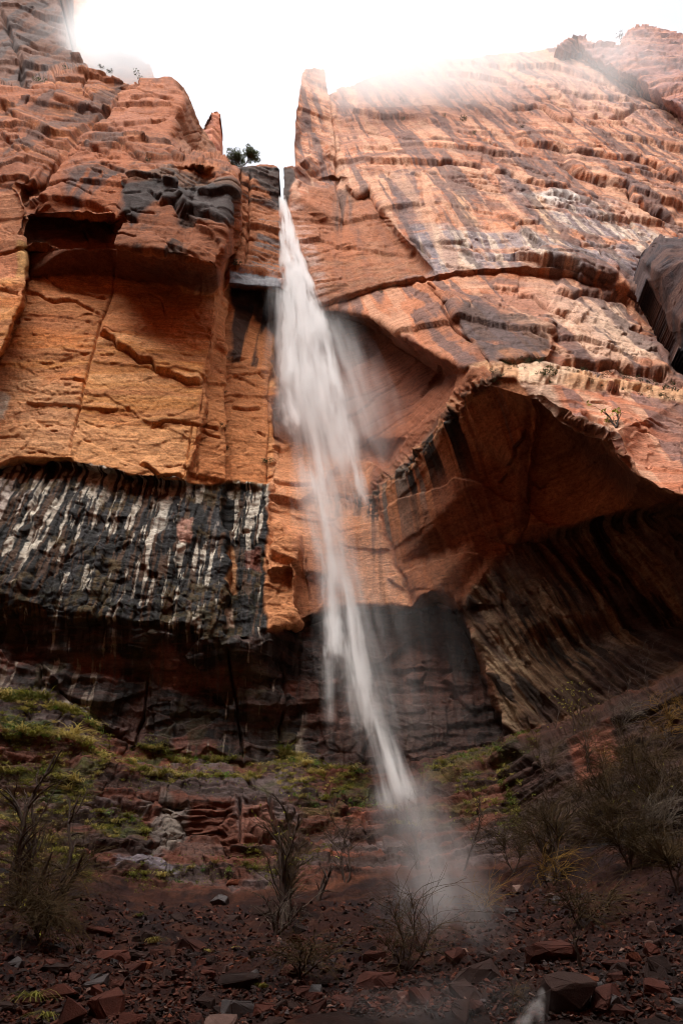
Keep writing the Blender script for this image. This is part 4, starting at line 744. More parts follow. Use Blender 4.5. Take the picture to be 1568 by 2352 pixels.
# ------------------------------------------------------------------ separate masses of rock
def crag(name, lines, outline, cols, step=2.4, back=9.0, amp=.5, seed=0, strat=.3, kind=None, label=None, cat=None, vert=.4):
    """a free-standing mass: its own traced relief, its own broken surface, and a back"""
    global LINES
    keep = LINES; LINES = lines; ov, ot, tr = build_field(); LINES = keep
    xs = [p[0] for p in outline]; ys = [p[1] for p in outline]
    gx = np.arange(min(xs) - 2 * step, max(xs) + 2 * step, step); gy = np.arange(min(ys) - 2 * step, max(ys) + 2 * step, step)
    w_ = raster(ov, ot, tr, gx, gy); x, y = np.meshgrid(gx, gy)
    n1 = fbm2(x / 16, y / 16, 3, seed + 1); n2 = fbm2(x / 16, y / 16, 3, seed + 2)
    ok = ~np.isnan(w_) & in_poly(outline, x + 3 * n1, y + 3 * n2)
    w_ = np.where(np.isnan(w_), np.nanmean(w_), w_); t = 1 / blur(w_, 2)
    cx = (x - 784) / FPX; cy = (1176 - y) / FPX
    p = np.stack([cx * t, (CP - SP * cy) * t, (SP + CP * cy) * t + CAMZ], -1)
    px, py, pz = p[..., 0], p[..., 1], p[..., 2]
    b = pz + .2 * px + .6 * fbm2(px / 5, pz / 5, 2, seed + 3)
    i = np.floor(b / .9); f = b / .9 - i; r = _h(_i(i), np.uint32(4), np.uint32(1), seed)
    d = amp * fbm3(px / 3, py / 3, pz / 3, 4, seed + 4, .55) + strat * (r - .5) * sm(0, .25, f) + .3 * amp * fbm3(px / .6, py / .6, pz / .6, 3, seed + 5)
    c1, e1, c2 = cells2((px + .5 * py) / 2.2 + .3 * n1, b / 1.1 + .3 * n2, seed + 6); d += .5 * amp * (c1 - .5)
    p = p + np.array([0.1, -.85, -.3]) * d[..., None]
    col = np.zeros(p.shape); col[:] = srgb(*cols[0])
    g1 = sm(-.05, .3, fbm3(px / 1.2, py / 1.2, pz / 4, 4, seed + 7) + vert * n1)[..., None]; col += (srgb(*cols[1]) - col) * g1 * .85
    g2 = sm(.05, .3, fbm2(px / 6, b / .5, 4, seed + 8))[..., None]; col += (srgb(*cols[2]) - col) * g2 * .7
    col *= 1 + .25 * fbm3(px / .4, py / .4, pz / .3, 3, seed + 9)[..., None]
    idx = np.arange(x.size).reshape(x.shape); q = ok[:-1, :-1] & ok[1:, :-1] & ok[:-1, 1:] & ok[1:, 1:]
    F = np.stack([idx[:-1, :-1], idx[1:, :-1], idx[1:, 1:], idx[:-1, 1:]], -1)[q]
    u, inv = np.unique(F, return_inverse=True); F = inv.reshape(-1, 4); V = p.reshape(-1, 3)[u]; cc = col.reshape(-1, 3)[u]
    e = np.concatenate([F[:, [0, 1]], F[:, [1, 2]], F[:, [2, 3]], F[:, [3, 0]]]); key = np.sort(e, 1)
    k = key[:, 0].astype(np.int64) * len(V) + key[:, 1]; _, first, cnt = np.unique(k, return_index=True, return_counts=True)
    be = e[first[cnt == 1]]; bu, bi = np.unique(be, return_inverse=True); bi = bi.reshape(-1, 2) + len(V)
    V = np.concatenate([V, V[bu] + np.array([0, back, 0])]); cc = np.concatenate([cc, cc[bu]])
    F = np.concatenate([F, np.stack([be[:, 1], be[:, 0], bi[:, 0], bi[:, 1]], -1)])
    o = mesh_np(name, V, F, M_ROCK, attrs={'stone': np.clip(cc, .01, .8), 'wet': np.zeros(len(V))})
    return tag(o, label, cat, kind=kind)
crag('right_crag', [[(1440,500,25),(1560,480,23.5),(1900,420,20)],[(1440,640,28),(1470,600,27.5),(1508,534,27),(1560,540,26.8),(1900,540,23)],[(1500,640,24.0),(1492,602,23.8),(1516,556,23.6),(1560,560,23.0),(1900,580,19)],[(1516,556,23.6),(1536,575,22.4),(1568,600,21.8),(1900,700,18.5)],[(1492,602,23.8),(1506,622,22.9),(1536,575,22.4)],[(1440,640,28),(1496,690,27.0),(1552,800,25.0),(1620,900,23.6)],[(1500,640,24.0),(1530,690,23.4),(1590,790,22.6)],[(1620,900,23.6),(1900,960,19)]],
     [(1880,450),(1568,545),(1530,541),(1514,536),(1500,549),(1476,574),(1472,600),(1479,622),(1484,650),(1500,684),(1530,740),(1552,800),(1568,850),(1600,900),(1880,960)], [(72,58,58),(48,46,52),(96,70,62)], amp=.45, seed=600, strat=.25, back=1.5, kind='structure')
crag('summit_dome', [[(1240,160,44),(1275,106,44),(1320,78,44.4),(1362,92,44.2),(1420,104,43.6),(1440,66,44),(1480,52,44),(1568,74,43.4),(1900,80,41)],[(1340,128,46),(1414,174,44.6),(1464,193,44),(1499,228,43),(1549,264,42),(1600,304,41),(1900,424,36)],[(1352,122,43.4),(1420,158,42),(1470,176,41.4),(1506,208,40.6),(1556,242,39.6),(1606,284,38.8),(1900,400,34)],[(1240,60,46),(1320,30,46),(1480,0,46),(1900,-20,43)],[(1240,160,46),(1340,128,46)],[(1380,118,42.6),(1440,150,41.5),(1530,190,40.2),(1700,240,37.5)]],
     [(1272,112),(1280,100),(1300,86),(1320,78),(1345,84),(1362,92),(1395,97),(1420,104),(1428,88),(1440,66),(1456,57),(1480,52),(1520,58),(1545,66),(1568,74),(1880,90),(1880,410),(1600,300),(1566,282),(1549,262),(1499,226),(1464,192),(1414,172),(1364,146),(1340,130),(1300,118)], [(134,92,84),(104,80,80),(172,116,92)], amp=.8, seed=620, strat=.5, kind='structure')
crag('misty_cliff', [[(90,-300,72),(210,-300,72)],[(90,-300,72),(90,220,72),(220,215,72)],[(210,-300,72),(228,50,72),(245,95,71),(300,122,71),(365,150,70),(400,230,70)],[(220,215,72),(400,230,70)]],
     [(100,-290),(206,-290),(212,0),(226,50),(240,92),(290,120),(346,146),(362,190),(362,215),(100,215)], [(176,122,96),(150,104,88),(190,140,112)], step=4, amp=.8, seed=640, strat=.4, kind='structure')
crag('rock_spire', [[(430,370,41.5),(446,335,41),(463,310,41),(470,285,41.4),(486,255,41.6),(505,252,42.2),(515,300,42.4),(510,370,42)],[(430,370,41.5),(480,375,40.6),(510,370,42)],[(486,255,41.6),(487,300,40.8),(480,375,40.6)]],
     [(434,366),(444,338),(458,312),(464,292),(470,274),(482,258),(498,255),(507,264),(507,290),(506,366)], [(176,112,86),(150,96,80),(198,136,104)], step=2, amp=.3, seed=660, strat=.35, back=2.5, label='slim sandstone spire behind the left cliff, beside the rim tree', cat='rock spire')

# ------------------------------------------------------------------ mist on the rims
def blob(name, c, r, mat, seed=0, kind='stuff', parent=None, sub=4):
    bm = bmesh.new(); bmesh.ops.create_icosphere(bm, subdivisions=sub, radius=1.0)
    co = np.array([v.co for v in bm.verts]); k = 1 + .18 * fbm3(co[:, 0] * 1.5 + seed, co[:, 1] * 1.5, co[:, 2] * 1.5, 3, seed)
    for v, q, g in zip(bm.verts, co, k): v.co = Vector((q[0] * r[0] * g, q[1] * r[1] * g, q[2] * r[2] * g))
    me = bpy.data.meshes.new(name); bm.to_mesh(me); bm.free(); me.materials.append(mat)
    for p in me.polygons: p.use_smooth = True
    o = bpy.data.objects.new(name, me); COL.objects.link(o); o.location = c
    if parent: o.parent = parent
    if kind: o['kind'] = kind
    return o
def mist_mat(name, r, dens, nscale, lo=.42, hi=.62, col=(1, 1, 1), rate=1.0, edge=.75):
    t = NT(name); t.t.nodes.remove(t.b); co = t.n('ShaderNodeTexCoord').outputs['Object']
    mp = t.n('ShaderNodeMapping'); mp.inputs['Scale'].default_value = tuple(1 / q for q in r); t.l(co, mp.inputs['Vector'])
    ln = t.n('ShaderNodeVectorMath', operation='LENGTH'); t.l(mp.outputs[0], ln.inputs[0])
    fall = t.n('ShaderNodeMapRange', interpolation_type='SMOOTHSTEP'); t.l(ln.outputs['Value'], fall.inputs[0])
    for i, v in ((1, edge + .1), (2, .1), (3, 0), (4, 1)): fall.inputs[i].default_value = v
    nz = t.noise(co, nscale, 3, .55); mr = t.n('ShaderNodeMapRange', interpolation_type='SMOOTHSTEP'); t.l(nz, mr.inputs[0]); mr.inputs[1].default_value = lo; mr.inputs[2].default_value = hi
    d = t.math('MULTIPLY', t.math('MULTIPLY', fall.outputs[0], mr.outputs[0]), dens)
    v = t.n('ShaderNodeVolumePrincipled', Anisotropy=.2); v.inputs['Color'].default_value = (*col, 1); t.l(d, v.inputs['Density']); t.l(v.outputs[0], t.out.inputs['Volume'])
    t.m.cycles.volume_step_rate = rate
    return t.m
def mist(name, px, py, Y, r, dens, nscale, seed, **kw):
    blob(name, at(px, py, Y), r, mist_mat(name, r, dens, nscale, **kw), seed)
mist('mist', 960, 120, 37, (24, 8, 19), .15, .06, 3, lo=.25, hi=.62)
mist('mist', 1400, 140, 35, (15, 5, 13), .075, .09, 9, lo=.3, hi=.65)
mist('mist', 290, 90, 46, (13, 9, 16), .28, .07, 5, lo=.25, hi=.55)
mist('mist', 200, 40, 40, (10, 5, 11), .05, .1, 13, lo=.3, hi=.65)

# ------------------------------------------------------------------ the waterfall
FALL = empty('waterfall', at(650, 463, 33.6), 'tall white waterfall blown sideways off the notch between the two cliffs', 'waterfall')
def plume_mat(L, r0, r1, dens, prof, streak, nz, power, seed, soft, rate, col=(1, 1, 1), sway=.35):
    t = NT('falling_water'); t.t.nodes.remove(t.b); co = t.n('ShaderNodeTexCoord').outputs['Object']
    sep = t.n('ShaderNodeSeparateXYZ'); t.l(co, sep.inputs[0]); x, y, z = sep.outputs
    tt = t.math('MULTIPLY', z, -1.0 / L)
    mp = t.n('ShaderNodeMapping'); mp.inputs['Scale'].default_value = (0, 0, 1.6 / max(r0, r1) * .35); mp.inputs['Location'].default_value = (seed * 3.7, seed * 1.3, 0); t.l(co, mp.inputs['Vector'])
    nd = t.n('ShaderNodeTexNoise', Scale=1, Detail=1.5); t.l(mp.outputs[0], nd.inputs['Vector'])
    sp2 = t.n('ShaderNodeSeparateColor'); t.l(nd.outputs['Color'], sp2.inputs[0])
    R = t.math('MULTIPLY_ADD', tt, r1 - r0, r0)
    dx = t.math('MULTIPLY', t.math('SUBTRACT', sp2.outputs[0], .5), t.math('MULTIPLY', R, sway * 2)); dy = t.math('MULTIPLY', t.math('SUBTRACT', sp2.outputs[1], .5), t.math('MULTIPLY', R, sway * 2))
    xx = t.math('DIVIDE', t.math('ADD', x, dx), R); yy = t.math('DIVIDE', t.math('ADD', y, dy), R)
    rr = t.math('SQRT', t.math('ADD', t.math('MULTIPLY', xx, xx), t.math('MULTIPLY', yy, yy)))
    body = t.math('POWER', t.math('SUBTRACT', 1.0, rr, clamp=True), power)
    st = t.noise(co, 1.0, 3, .6, (nz, nz, nz * streak))
    mr = t.n('ShaderNodeMapRange', interpolation_type='SMOOTHSTEP'); t.l(st, mr.inputs[0]); mr.inputs[1].default_value = .5 - soft; mr.inputs[2].default_value = .5 + soft
    mr.inputs[3].default_value = .03
    s2 = t.noise(co, 1.0, 2, .6, (nz * .45, nz * .45, nz * streak * 1.1)); mr2 = t.n('ShaderNodeMapRange', interpolation_type='SMOOTHSTEP'); t.l(s2, mr2.inputs[0]); mr2.inputs[1].default_value = .40; mr2.inputs[2].default_value = .60; mr2.inputs[3].default_value = .08
    # the profile along the fall: dense towards its tip where the front of the water shows
    tn = t.math('MULTIPLY_ADD', t.math('SUBTRACT', t.noise(co, 1.0, 2, .6, (nz * 1.2, nz * 1.2, .01)), .5), .22, tt)
    pr = t.ramp(tn, [(p, (v, v, v)) for p, v in prof])
    d = t.math('MULTIPLY', t.math('MULTIPLY', body, t.math('MULTIPLY', mr.outputs[0], mr2.outputs[0])), t.math('MULTIPLY', pr, dens))
    v = t.n('ShaderNodeVolumePrincipled', Anisotropy=-.1); v.inputs['Color'].default_value = (*col, 1); t.l(d, v.inputs['Density']); t.l(v.outputs[0], t.out.inputs['Volume'])
    t.m.cycles.volume_step_rate = rate
    return t.m
def plume(name, a, b, r0, r1, dens, prof, seed, streak=.12, nz=2.2, power=1.0, soft=.12, rate=.15, label=None, sway=.35):
    """one jet or veil of water from a to b; r0, r1 radii in metres"""
    A, B = at(*a), at(*b); L = (B - A).length; n, m = 16, 12
    V = []; F = []
    for i in range(m + 1):
        R = (r0 + (r1 - r0) * i / m) * 1.02
        for k in range(n): V.append((R * math.cos(2 * math.pi * k / n), R * math.sin(2 * math.pi * k / n), -L * i / m))
    for i in range(m):
        for k in range(n): F.append((i * n + k, (i + 1) * n + k, (i + 1) * n + (k + 1) % n, i * n + (k + 1) % n))
    me = bpy.data.meshes.new(name); me.from_pydata(V, [], F + [tuple(range(n)), tuple(range(m * n + n - 1, m * n - 1, -1))]); me.update()
    me.materials.append(plume_mat(L, r0, r1, dens, prof, streak, nz, power, seed, soft, rate, sway=sway))
    o = bpy.data.objects.new(name, me); COL.objects.link(o)
    M = Matrix.Translation(A) @ (A - B).to_track_quat('Z', 'Y').to_matrix().to_4x4()
    o.parent = FALL; o.matrix_parent_inverse = Matrix.Translation(-FALL.location); o.matrix_basis = M
    if label: o['label'] = label
    return o
VEIL = [(0, 0), (.12, .8), (.5, 1), (.8, .6), (1, 0)]
TIP = [(0, 0), (.15, .25), (.6, .55), (.86, 1), (.93, .9), (.97, 0)]
SOFT = [(0, 0), (.15, .3), (.5, .9), (.72, .8), (1, 0)]
JET = [(0, 1), (.4, .9), (.75, .6), (1, 0)]
plume('water_jet', (648,455,33.7), (690,740,32.0), .36, 1.5, 13, JET, 1, nz=4.2, soft=.12, sway=.14, power=.9, streak=.07)
plume('water_veil', (672,610,32.6), (720,990,30.9), .8, 2.7, 3.6, VEIL, 2, nz=3.2, soft=.12, streak=.07)
plume('water_veil', (694,760,31.9), (800,1230,29.4), 1.8, 2.7, .8, VEIL, 3, nz=2.6, soft=.11, streak=.06)
plume('water_jet', (658,560,32.6), (666,895,30.9), .34, .62, 26, TIP, 4, nz=4.5, soft=.14, streak=.08)
plume('water_jet', (676,560,32.7), (742,800,31.8), .4, .95, 18, JET, 5, nz=4.5, soft=.13, streak=.08)
plume('water_jet', (686,640,32.3), (700,960,31.0), .45, .95, 9, SOFT, 6, nz=4, soft=.12, streak=.08)
plume('water_jet', (652,860,31.2), (674,992,30.6), .5, .6, 11, TIP, 7, nz=4)
plume('water_jet', (736,740,32.0), (808,1100,30.0), .55, .9, 6, SOFT, 8, nz=3.6, streak=.08)
plume('water_jet', (800,1020,30.3), (836,1200,29.4), .4, .7, 3, SOFT, 9, nz=4)
plume('water_veil', (688,860,31.3), (806,1480,28.4), 1.6, 1.5, 1.1, VEIL, 21, nz=3.0, soft=.12, streak=.05)
plume('water_veil', (720,1080,29.9), (772,1370,28.7), .5, .7, 3.2, VEIL, 10, nz=3.2, streak=.08)
plume('water_jet', (754,1270,29.0), (768,1525,28.2), .42, .48, 16, TIP, 11, nz=4.4, streak=.09)
plume('water_jet', (786,1300,28.9), (838,1685,27.6), .55, .6, 13, TIP, 12, nz=4, streak=.08)
plume('water_veil', (740,1150,29.5), (890,1760,27.2), 1.4, 2.2, .5, VEIL, 13, nz=2.6, streak=.06)
plume('water_jet', (838,1580,27.7), (918,1855,26.2), .5, .8, 7, TIP, 14, nz=3.6, streak=.08)
plume('water_veil', (750,1500,28.2), (754,1670,27.8), .35, .35, 2, VEIL, 15, nz=4)
plume('spray', (745,700,31.5), (880,1180,29.2), 1.8, 3.6, .30, VEIL, 16, nz=1.6, soft=.2, streak=.09)
plume('spray', (634,620,32.0), (640,1000,31.0), .9, 1.1, .8, VEIL, 17, nz=2.4, soft=.16, streak=.08)
plume('spray', (850,1150,28.5), (970,1770,26.8), 2.2, 2.8, .07, VEIL, 18, nz=1.6, soft=.2, streak=.07)
plume('spray', (1000,1300,28.0), (1060,1800,26.4), 1.6, 2.0, .03, VEIL, 20, nz=1.6, soft=.2, streak=.07)
plume('spray', (915,1780,25.6), (1046,2300,14.2), 1.3, 1.5, .30, [(0, 0), (.2, .6), (.55, 1), (.9, .8), (1, 0)], 19, nz=1.8, soft=.24, streak=.1)
# ------------------------------------------------------------------ finding the surface under a sight line
def surf(px, py):
    i = int(np.clip(np.searchsorted(GX, px), 1, len(GX) - 2)); j = int(np.clip(np.searchsorted(GY, py), 1, len(GY) - 2))
    return Vector(P[j, i].tolist()), Vector(N[j, i].tolist())
def ppm(p):                                              # metres per traced pixel at a point
    d = p.y * CP + (p.z - CAMZ) * SP; return d / FPX
rnd = random.Random(5)
def leaf_mat(name, a, b, trans=.25):
    t = NT(name); oi = t.n('ShaderNodeObjectInfo').outputs['Random']; co = t.n('ShaderNodeTexCoord').outputs['Object']
    f = t.noise(co, 9, 2); k = t.math('ADD', t.math('MULTIPLY', f, .8), t.math('MULTIPLY_ADD', oi, .5, -.2))
    c = t.ramp(k, [(.2, tuple(a)), (.75, tuple(b))]); t.l(c, t.b.inputs['Base Color']); t.b.inputs['Roughness'].default_value = .65; t.b.inputs['Specular IOR Level'].default_value = .2
    tr = t.n('ShaderNodeBsdfTranslucent'); t.l(c, tr.inputs['Color']); mx = t.n('ShaderNodeMixShader'); mx.inputs[0].default_value = trans
    t.l(t.b.outputs[0], mx.inputs[1]); t.l(tr.outputs[0], mx.inputs[2]); t.l(mx.outputs[0], t.out.inputs['Surface']); return t.m
M_JUNIPER = leaf_mat('dark_juniper_leaves', srgb(38, 46, 30), srgb(84, 92, 60)); M_SHRUB = leaf_mat('dusty_shrub_leaves', srgb(34, 38, 24), srgb(72, 74, 46))
M_STRAW = leaf_mat('straw_grass', srgb(128, 114, 56), srgb(206, 188, 116)); M_GREEN = leaf_mat('wet_green_leaves', srgb(54, 86, 30), srgb(116, 150, 58)); M_OLIVE = leaf_mat('olive_grass', srgb(80, 84, 32), srgb(148, 142, 62))
M_SPRING = leaf_mat('young_yellow_green_leaves', srgb(118, 124, 40), srgb(176, 172, 70)); M_CUSHION = leaf_mat('olive_cushion_leaves', srgb(36, 40, 20), srgb(76, 78, 42))
def bark_mat(name, a, b):
    t = NT(name); co = t.n('ShaderNodeTexCoord').outputs['Object']; f = t.noise(co, 6, 4, .7, (3, 3, .8)); t.l(t.ramp(f, [(.3, tuple(a)), (.7, tuple(b))]), t.b.inputs['Base Color']); t.b.inputs['Roughness'].default_value = .85; t.b.inputs['Specular IOR Level'].default_value = .2; return t.m
M_BARK = bark_mat('dark_wet_bark', srgb(36, 27, 23), srgb(74, 60, 52)); M_TWIG = bark_mat('brown_twigs', srgb(46, 36, 22), srgb(88, 70, 40)); M_GOLD = bark_mat('golden_twigs', srgb(84, 62, 24), srgb(140, 108, 46)); M_GREYTWIG = bark_mat('grey_twigs', srgb(66, 58, 50), srgb(112, 102, 90))

def leaf_cloud(n, r, size, seed, clumps=6, flat=1.0):
    """many small leaf faces gathered in uneven clumps"""
    g = np.random.default_rng(seed); cc = g.normal(0, .5, (clumps, 3)); cc /= np.maximum(np.linalg.norm(cc, axis=1, keepdims=True), 1.1); cr = g.uniform(.32, .55, clumps)
    k = g.integers(0, clumps, n); d = g.normal(0, 1, (n, 3)); d /= np.linalg.norm(d, axis=1, keepdims=True); rad = g.uniform(.25, 1, (n, 1)) ** .5
    c = (cc[k] + d * rad * cr[k][:, None]) * np.array([r, r, r * flat]); c[:, 2] -= c[:, 2].min() * .6
    a = g.normal(0, 1, (n, 3)); a /= np.linalg.norm(a, axis=1, keepdims=True); b = np.cross(a, g.normal(0, 1, (n, 3))); b /= np.linalg.norm(b, axis=1, keepdims=True) + 1e-9
    s = size * g.uniform(.5, 1.3, (n, 1))
    V = np.stack([c - a * s, c - b * s * .45, c + a * s, c + b * s * .45], 1).reshape(-1, 3); return V, np.arange(4 * n).reshape(-1, 4)
def tube(path, r0, r1, sides=4):
    """a tapering stem along a list of points"""
    V = []; F = []; n = len(path)
    for i, p in enumerate(path):
        d = (path[min(i + 1, n - 1)] - path[max(i - 1, 0)]).normalized(); u = d.cross(Vector((.3, .9, .2))).normalized(); v = d.cross(u); r = r0 + (r1 - r0) * i / (n - 1)
        for k in range(sides): a = 2 * math.pi * k / sides; V.append(p + (u * math.cos(a) + v * math.sin(a)) * r)
    for i in range(n - 1):
        for k in range(sides): F.append((i * sides + k, i * sides + (k + 1) % sides, (i + 1) * sides + (k + 1) % sides, (i + 1) * sides + k))
    return V, F
class Bag:
    def __init__(s): s.V = []; s.F = []
    def add(s, vf): o = len(s.V); s.V += [tuple(v) for v in vf[0]]; s.F += [tuple(i + o for i in f) for f in vf[1]]
    def build(s, name, mat, parent=None):
        return mesh_np(name, np.array(s.V), np.array(s.F), mat, parent) if s.V else None
def copy_tree(o, parent=None):
    c = o.copy(); COL.objects.link(c); c.parent = parent
    for ch in o.children: copy_tree(ch, c)
    return c
def clear_props(o):
    for k in ('label', 'category', 'group', 'kind'):
        if k in o: del o[k]
ORD = 'first second third fourth fifth sixth seventh eighth ninth tenth eleventh twelfth thirteenth fourteenth fifteenth sixteenth seventeenth eighteenth nineteenth twentieth'.split() + ['twenty-' + q for q in 'first second third fourth fifth sixth seventh eighth'.split()]

# ------------------------------------------------------------------ loose rocks of the talus
def rock_material(name, a, b, wet=False):
    t = NT(name); co = t.n('ShaderNodeTexCoord').outputs['Object']; oi = t.n('ShaderNodeObjectInfo').outputs['Random']
    f = t.noise(co, 3.5, 6, .7); k = t.math('ADD', t.math('MULTIPLY', f, .9), t.math('MULTIPLY_ADD', oi, .4, -.15)); c = t.ramp(k, [(.2, tuple(a)), (.8, tuple(b))]); t.l(c, t.b.inputs['Base Color'])
    t.b.inputs['Roughness'].default_value = .45 if wet else .85; t.b.inputs['Specular IOR Level'].default_value = .45 if wet else .2
    f2 = t.noise(co, 14, 5, .75); bp = t.n('ShaderNodeBump', Strength=.6, Distance=.04); t.l(f2, bp.inputs['Height']); t.l(bp.outputs[0], t.b.inputs['Normal']); return t.m
M_RED = rock_material('red_broken_stone', srgb(40, 21, 17), srgb(84, 43, 31)); M_DARK = rock_material('dark_wet_stone', srgb(26, 18, 16), srgb(56, 37, 31)); M_PALE = rock_material('pale_stone', srgb(66, 48, 43), srgb(116, 92, 83)); M_ORANGE = rock_material('orange_stone', srgb(66, 34, 22), srgb(110, 60, 38)); M_GREY = rock_material('grey_wet_stone', srgb(32, 27, 27), srgb(64, 55, 54), True)
def rock_mesh(name, mat, seed, dims=(1, .8, .5), n=16, detail=True):
    g = random.Random(seed); bm = bmesh.new()
    for _ in range(n):
        v = Vector((g.uniform(-1, 1), g.uniform(-1, 1), g.uniform(-1, 1))); m = max(abs(v.x), abs(v.y), abs(v.z)); v = v * (.8 + .2 * g.random()) / m
        bm.verts.new((v.x * dims[0] * .5, v.y * dims[1] * .5, v.z * dims[2] * .5))
    r = bmesh.ops.convex_hull(bm, input=bm.verts); junk = [e for e in r['geom_interior'] if isinstance(e, bmesh.types.BMVert)]
    if junk: bmesh.ops.delete(bm, geom=junk, context='VERTS')
    if detail:
        bmesh.ops.bevel(bm, geom=list(bm.edges), offset=.03, segments=1, affect='EDGES', clamp_overlap=True)
        bmesh.ops.triangulate(bm, faces=bm.faces); bmesh.ops.subdivide_edges(bm, edges=bm.edges, cuts=1, use_grid_fill=True)
        for v in bm.verts: v.co += Vector((g.gauss(0, 1), g.gauss(0, 1), g.gauss(0, 1))) * .009
    me = bpy.data.meshes.new(name); bm.to_mesh(me); bm.free(); me.materials.append(mat); return me
def put_rock(me, px, py, wpx, label, group=None, tilt=.35, sink=.25, yaw=None, cat='rock', name='rock'):
    p, nrm = surf(px, py); s = wpx * ppm(p)
    o = bpy.data.objects.new(name, me); COL.objects.link(o); o.scale = (s, s, s)
    q = (nrm * .6 + Vector((0, 0, 1))).normalized().to_track_quat('Z', 'Y').to_matrix().to_4x4()
    o.matrix_world = Matrix.Translation(p + Vector((0, 0, s * (.5 * .5 - sink * .5)))) @ Matrix.Rotation(rnd.uniform(-tilt, tilt), 4, 'X') @ q @ Matrix.Rotation(rnd.uniform(0, 6.28) if yaw is None else yaw, 4, 'Z') @ Matrix.Scale(s, 4)
    return tag(o, label, cat, group)
BIG = [(1274,2216,118,M_RED,(1.1,.7,.42),'broad flat topped red slab above the cascade, widest rock of the talus'), (1304,2318,126,M_DARK,(1,1.0,.7),'large wet boulder with white water sliding down its left side'),
 (1332,2284,62,M_RED,(1,.6,.5),'red block leaning on the right side of the wet boulder'), (1376,2286,42,M_GREY,(1,.8,.7),'rounded dark grey rock wedged right of the leaning red block'), (1414,2322,64,M_GREY,(1,.8,.6),'big grey rock at the bottom edge right of the wet boulder'),
 (1449,2223,40,M_ORANGE,(1,.8,.7),'rounded orange rock standing alone among dark rubble on the right'), (1419,2246,56,M_RED,(1.2,.6,.35),'flat reddish slab tilted below the rounded orange rock'), (1509,2302,62,M_RED,(1,.7,.6),'brown angular rock near the lower right corner'),
 (1184,2040,30,M_PALE,(1,.8,.7),'small pale pink rock on the slope under the golden twigs'), (1084,2266,22,M_PALE,(.6,.6,1.1),'small pale upright stone left of the broad flat slab'), (1499,2140,34,M_PALE,(.6,.6,1.2),'upright pale stone on the right of the talus'), (1491,2172,26,M_PALE,(1,.7,.6),'small pale lump just below the upright pale stone'),
 (332,2223,40,M_ORANGE,(1,.8,.6),'bright orange flat faced rock on the left of the talus'), (310,2190,64,M_DARK,(1.3,.5,.4),'long dark slab lying just above the bright orange rock'), (262,2212,24,M_GREY,(.8,.7,1),'small pinkish grey upright block left of the bright orange rock'), (520,2224,20,M_PALE,(.7,.7,1),'small pale block standing left of the brown slab'),
 (550,2250,76,M_DARK,(1.3,.7,.45),'wide dark brown slab in the middle of the lower talus'), (540,2020,40,M_ORANGE,(1.3,.6,.35),'thin orange slab resting on top of the ledge bank'), (505,2063,42,M_GREY,(1,.8,.7),'grey block under the ledge bank left of the twisted trunk'), (170,2294,34,M_GREY,(.8,.7,1),'greyish block beside the mossy grass at lower left'),
 (385,2196,30,M_RED,(.5,.6,1.2),'narrow red splinter leaning right of the long dark slab'), (230,2138,50,M_RED,(1.3,.6,.4),'flat red slab below the stepped red beds'), (265,2284,42,M_RED,(1.2,.7,.4),'red brown slab below the pinkish grey block'), (1590,2330,80,M_DARK,(1,.8,.6),'dark rock cut by the lower right edge'),
 (470,2310,46,M_DARK,(1,.7,.6),'dark block at the bottom edge below the wide brown slab'), (400,2262,44,M_RED,(1.1,.8,.5),'red block between the orange rock and the wide brown slab'), (640,2320,44,M_DARK,(1,.9,.6),'dark squat rock at the bottom edge under the leaning bush'), (720,2290,38,M_RED,(1.1,.7,.5),'red rock right of the dark squat rock at the bottom'),
 (1150,2120,36,M_RED,(1.2,.7,.5),'red slab under the golden twig spray, above the flat topped slab'), (1120,2205,34,M_RED,(1,.7,.5),'red brown rock close left of the broad flat slab')]
for k, (px, py, wpx, mat, dims, lab) in enumerate(BIG):
    put_rock(rock_mesh('boulder', mat, 900 + k, dims, 22), px, py, wpx, lab, tilt=.2, sink=.2, yaw=rnd.uniform(-.4, .4), cat='boulder' if wpx > 60 else 'rock')
VAR = {}
for cname, mat in (('red', M_RED), ('dark', M_DARK), ('pale', M_PALE), ('orange', M_ORANGE), ('grey', M_GREY)):
    VAR[cname] = [rock_mesh('rock', mat, 950 + 7 * k + len(cname) * 31, (1, rnd.uniform(.55, .9), rnd.uniform(.3, .65)), 13) for k in range(5)]
def talus_spot():
    while True:
        px = rnd.uniform(-20, 1590); py = 2030 + 330 * rnd.random() ** .75
        top = np.interp(px, [0, 200, 420, 700, 900, 1150, 1300, 1568], [2090, 2060, 2075, 2085, 2060, 2040, 2030, 2000])
        if py > top: return px, py
PLACE = [(0, 320, 'left part'), (320, 700, 'middle left part'), (700, 1100, 'mist veiled middle'), (1100, 1400, 'right part near the cascade'), (1400, 1700, 'far right part')]
cnt = 0
while cnt < 262:
    px, py = talus_spot(); wpx = (11 + 34 * rnd.random() ** 2.6) * (1 + 1.0 * (py - 2050) / 300) * rnd.choice((1, 1, 1, 1.5)); cn = rnd.choices(('red', 'dark', 'pale', 'orange', 'grey'), (9, 8, .6, 1.0, 1.6))[0]
    zn = [z for a, b, z in PLACE if a <= px < b] or ['left part' if px < 0 else 'far right part']
    hgt = 'upper slope' if py < 2170 else 'lower slope'
    put_rock(rnd.choice(VAR[cn]), px, py, wpx, f'small {cn} broken stone on the {hgt} of the talus, {zn[0]}', f'small {cn} stones, {hgt}, {zn[0]} of the talus', tilt=.6, sink=.45)
    cnt += 1
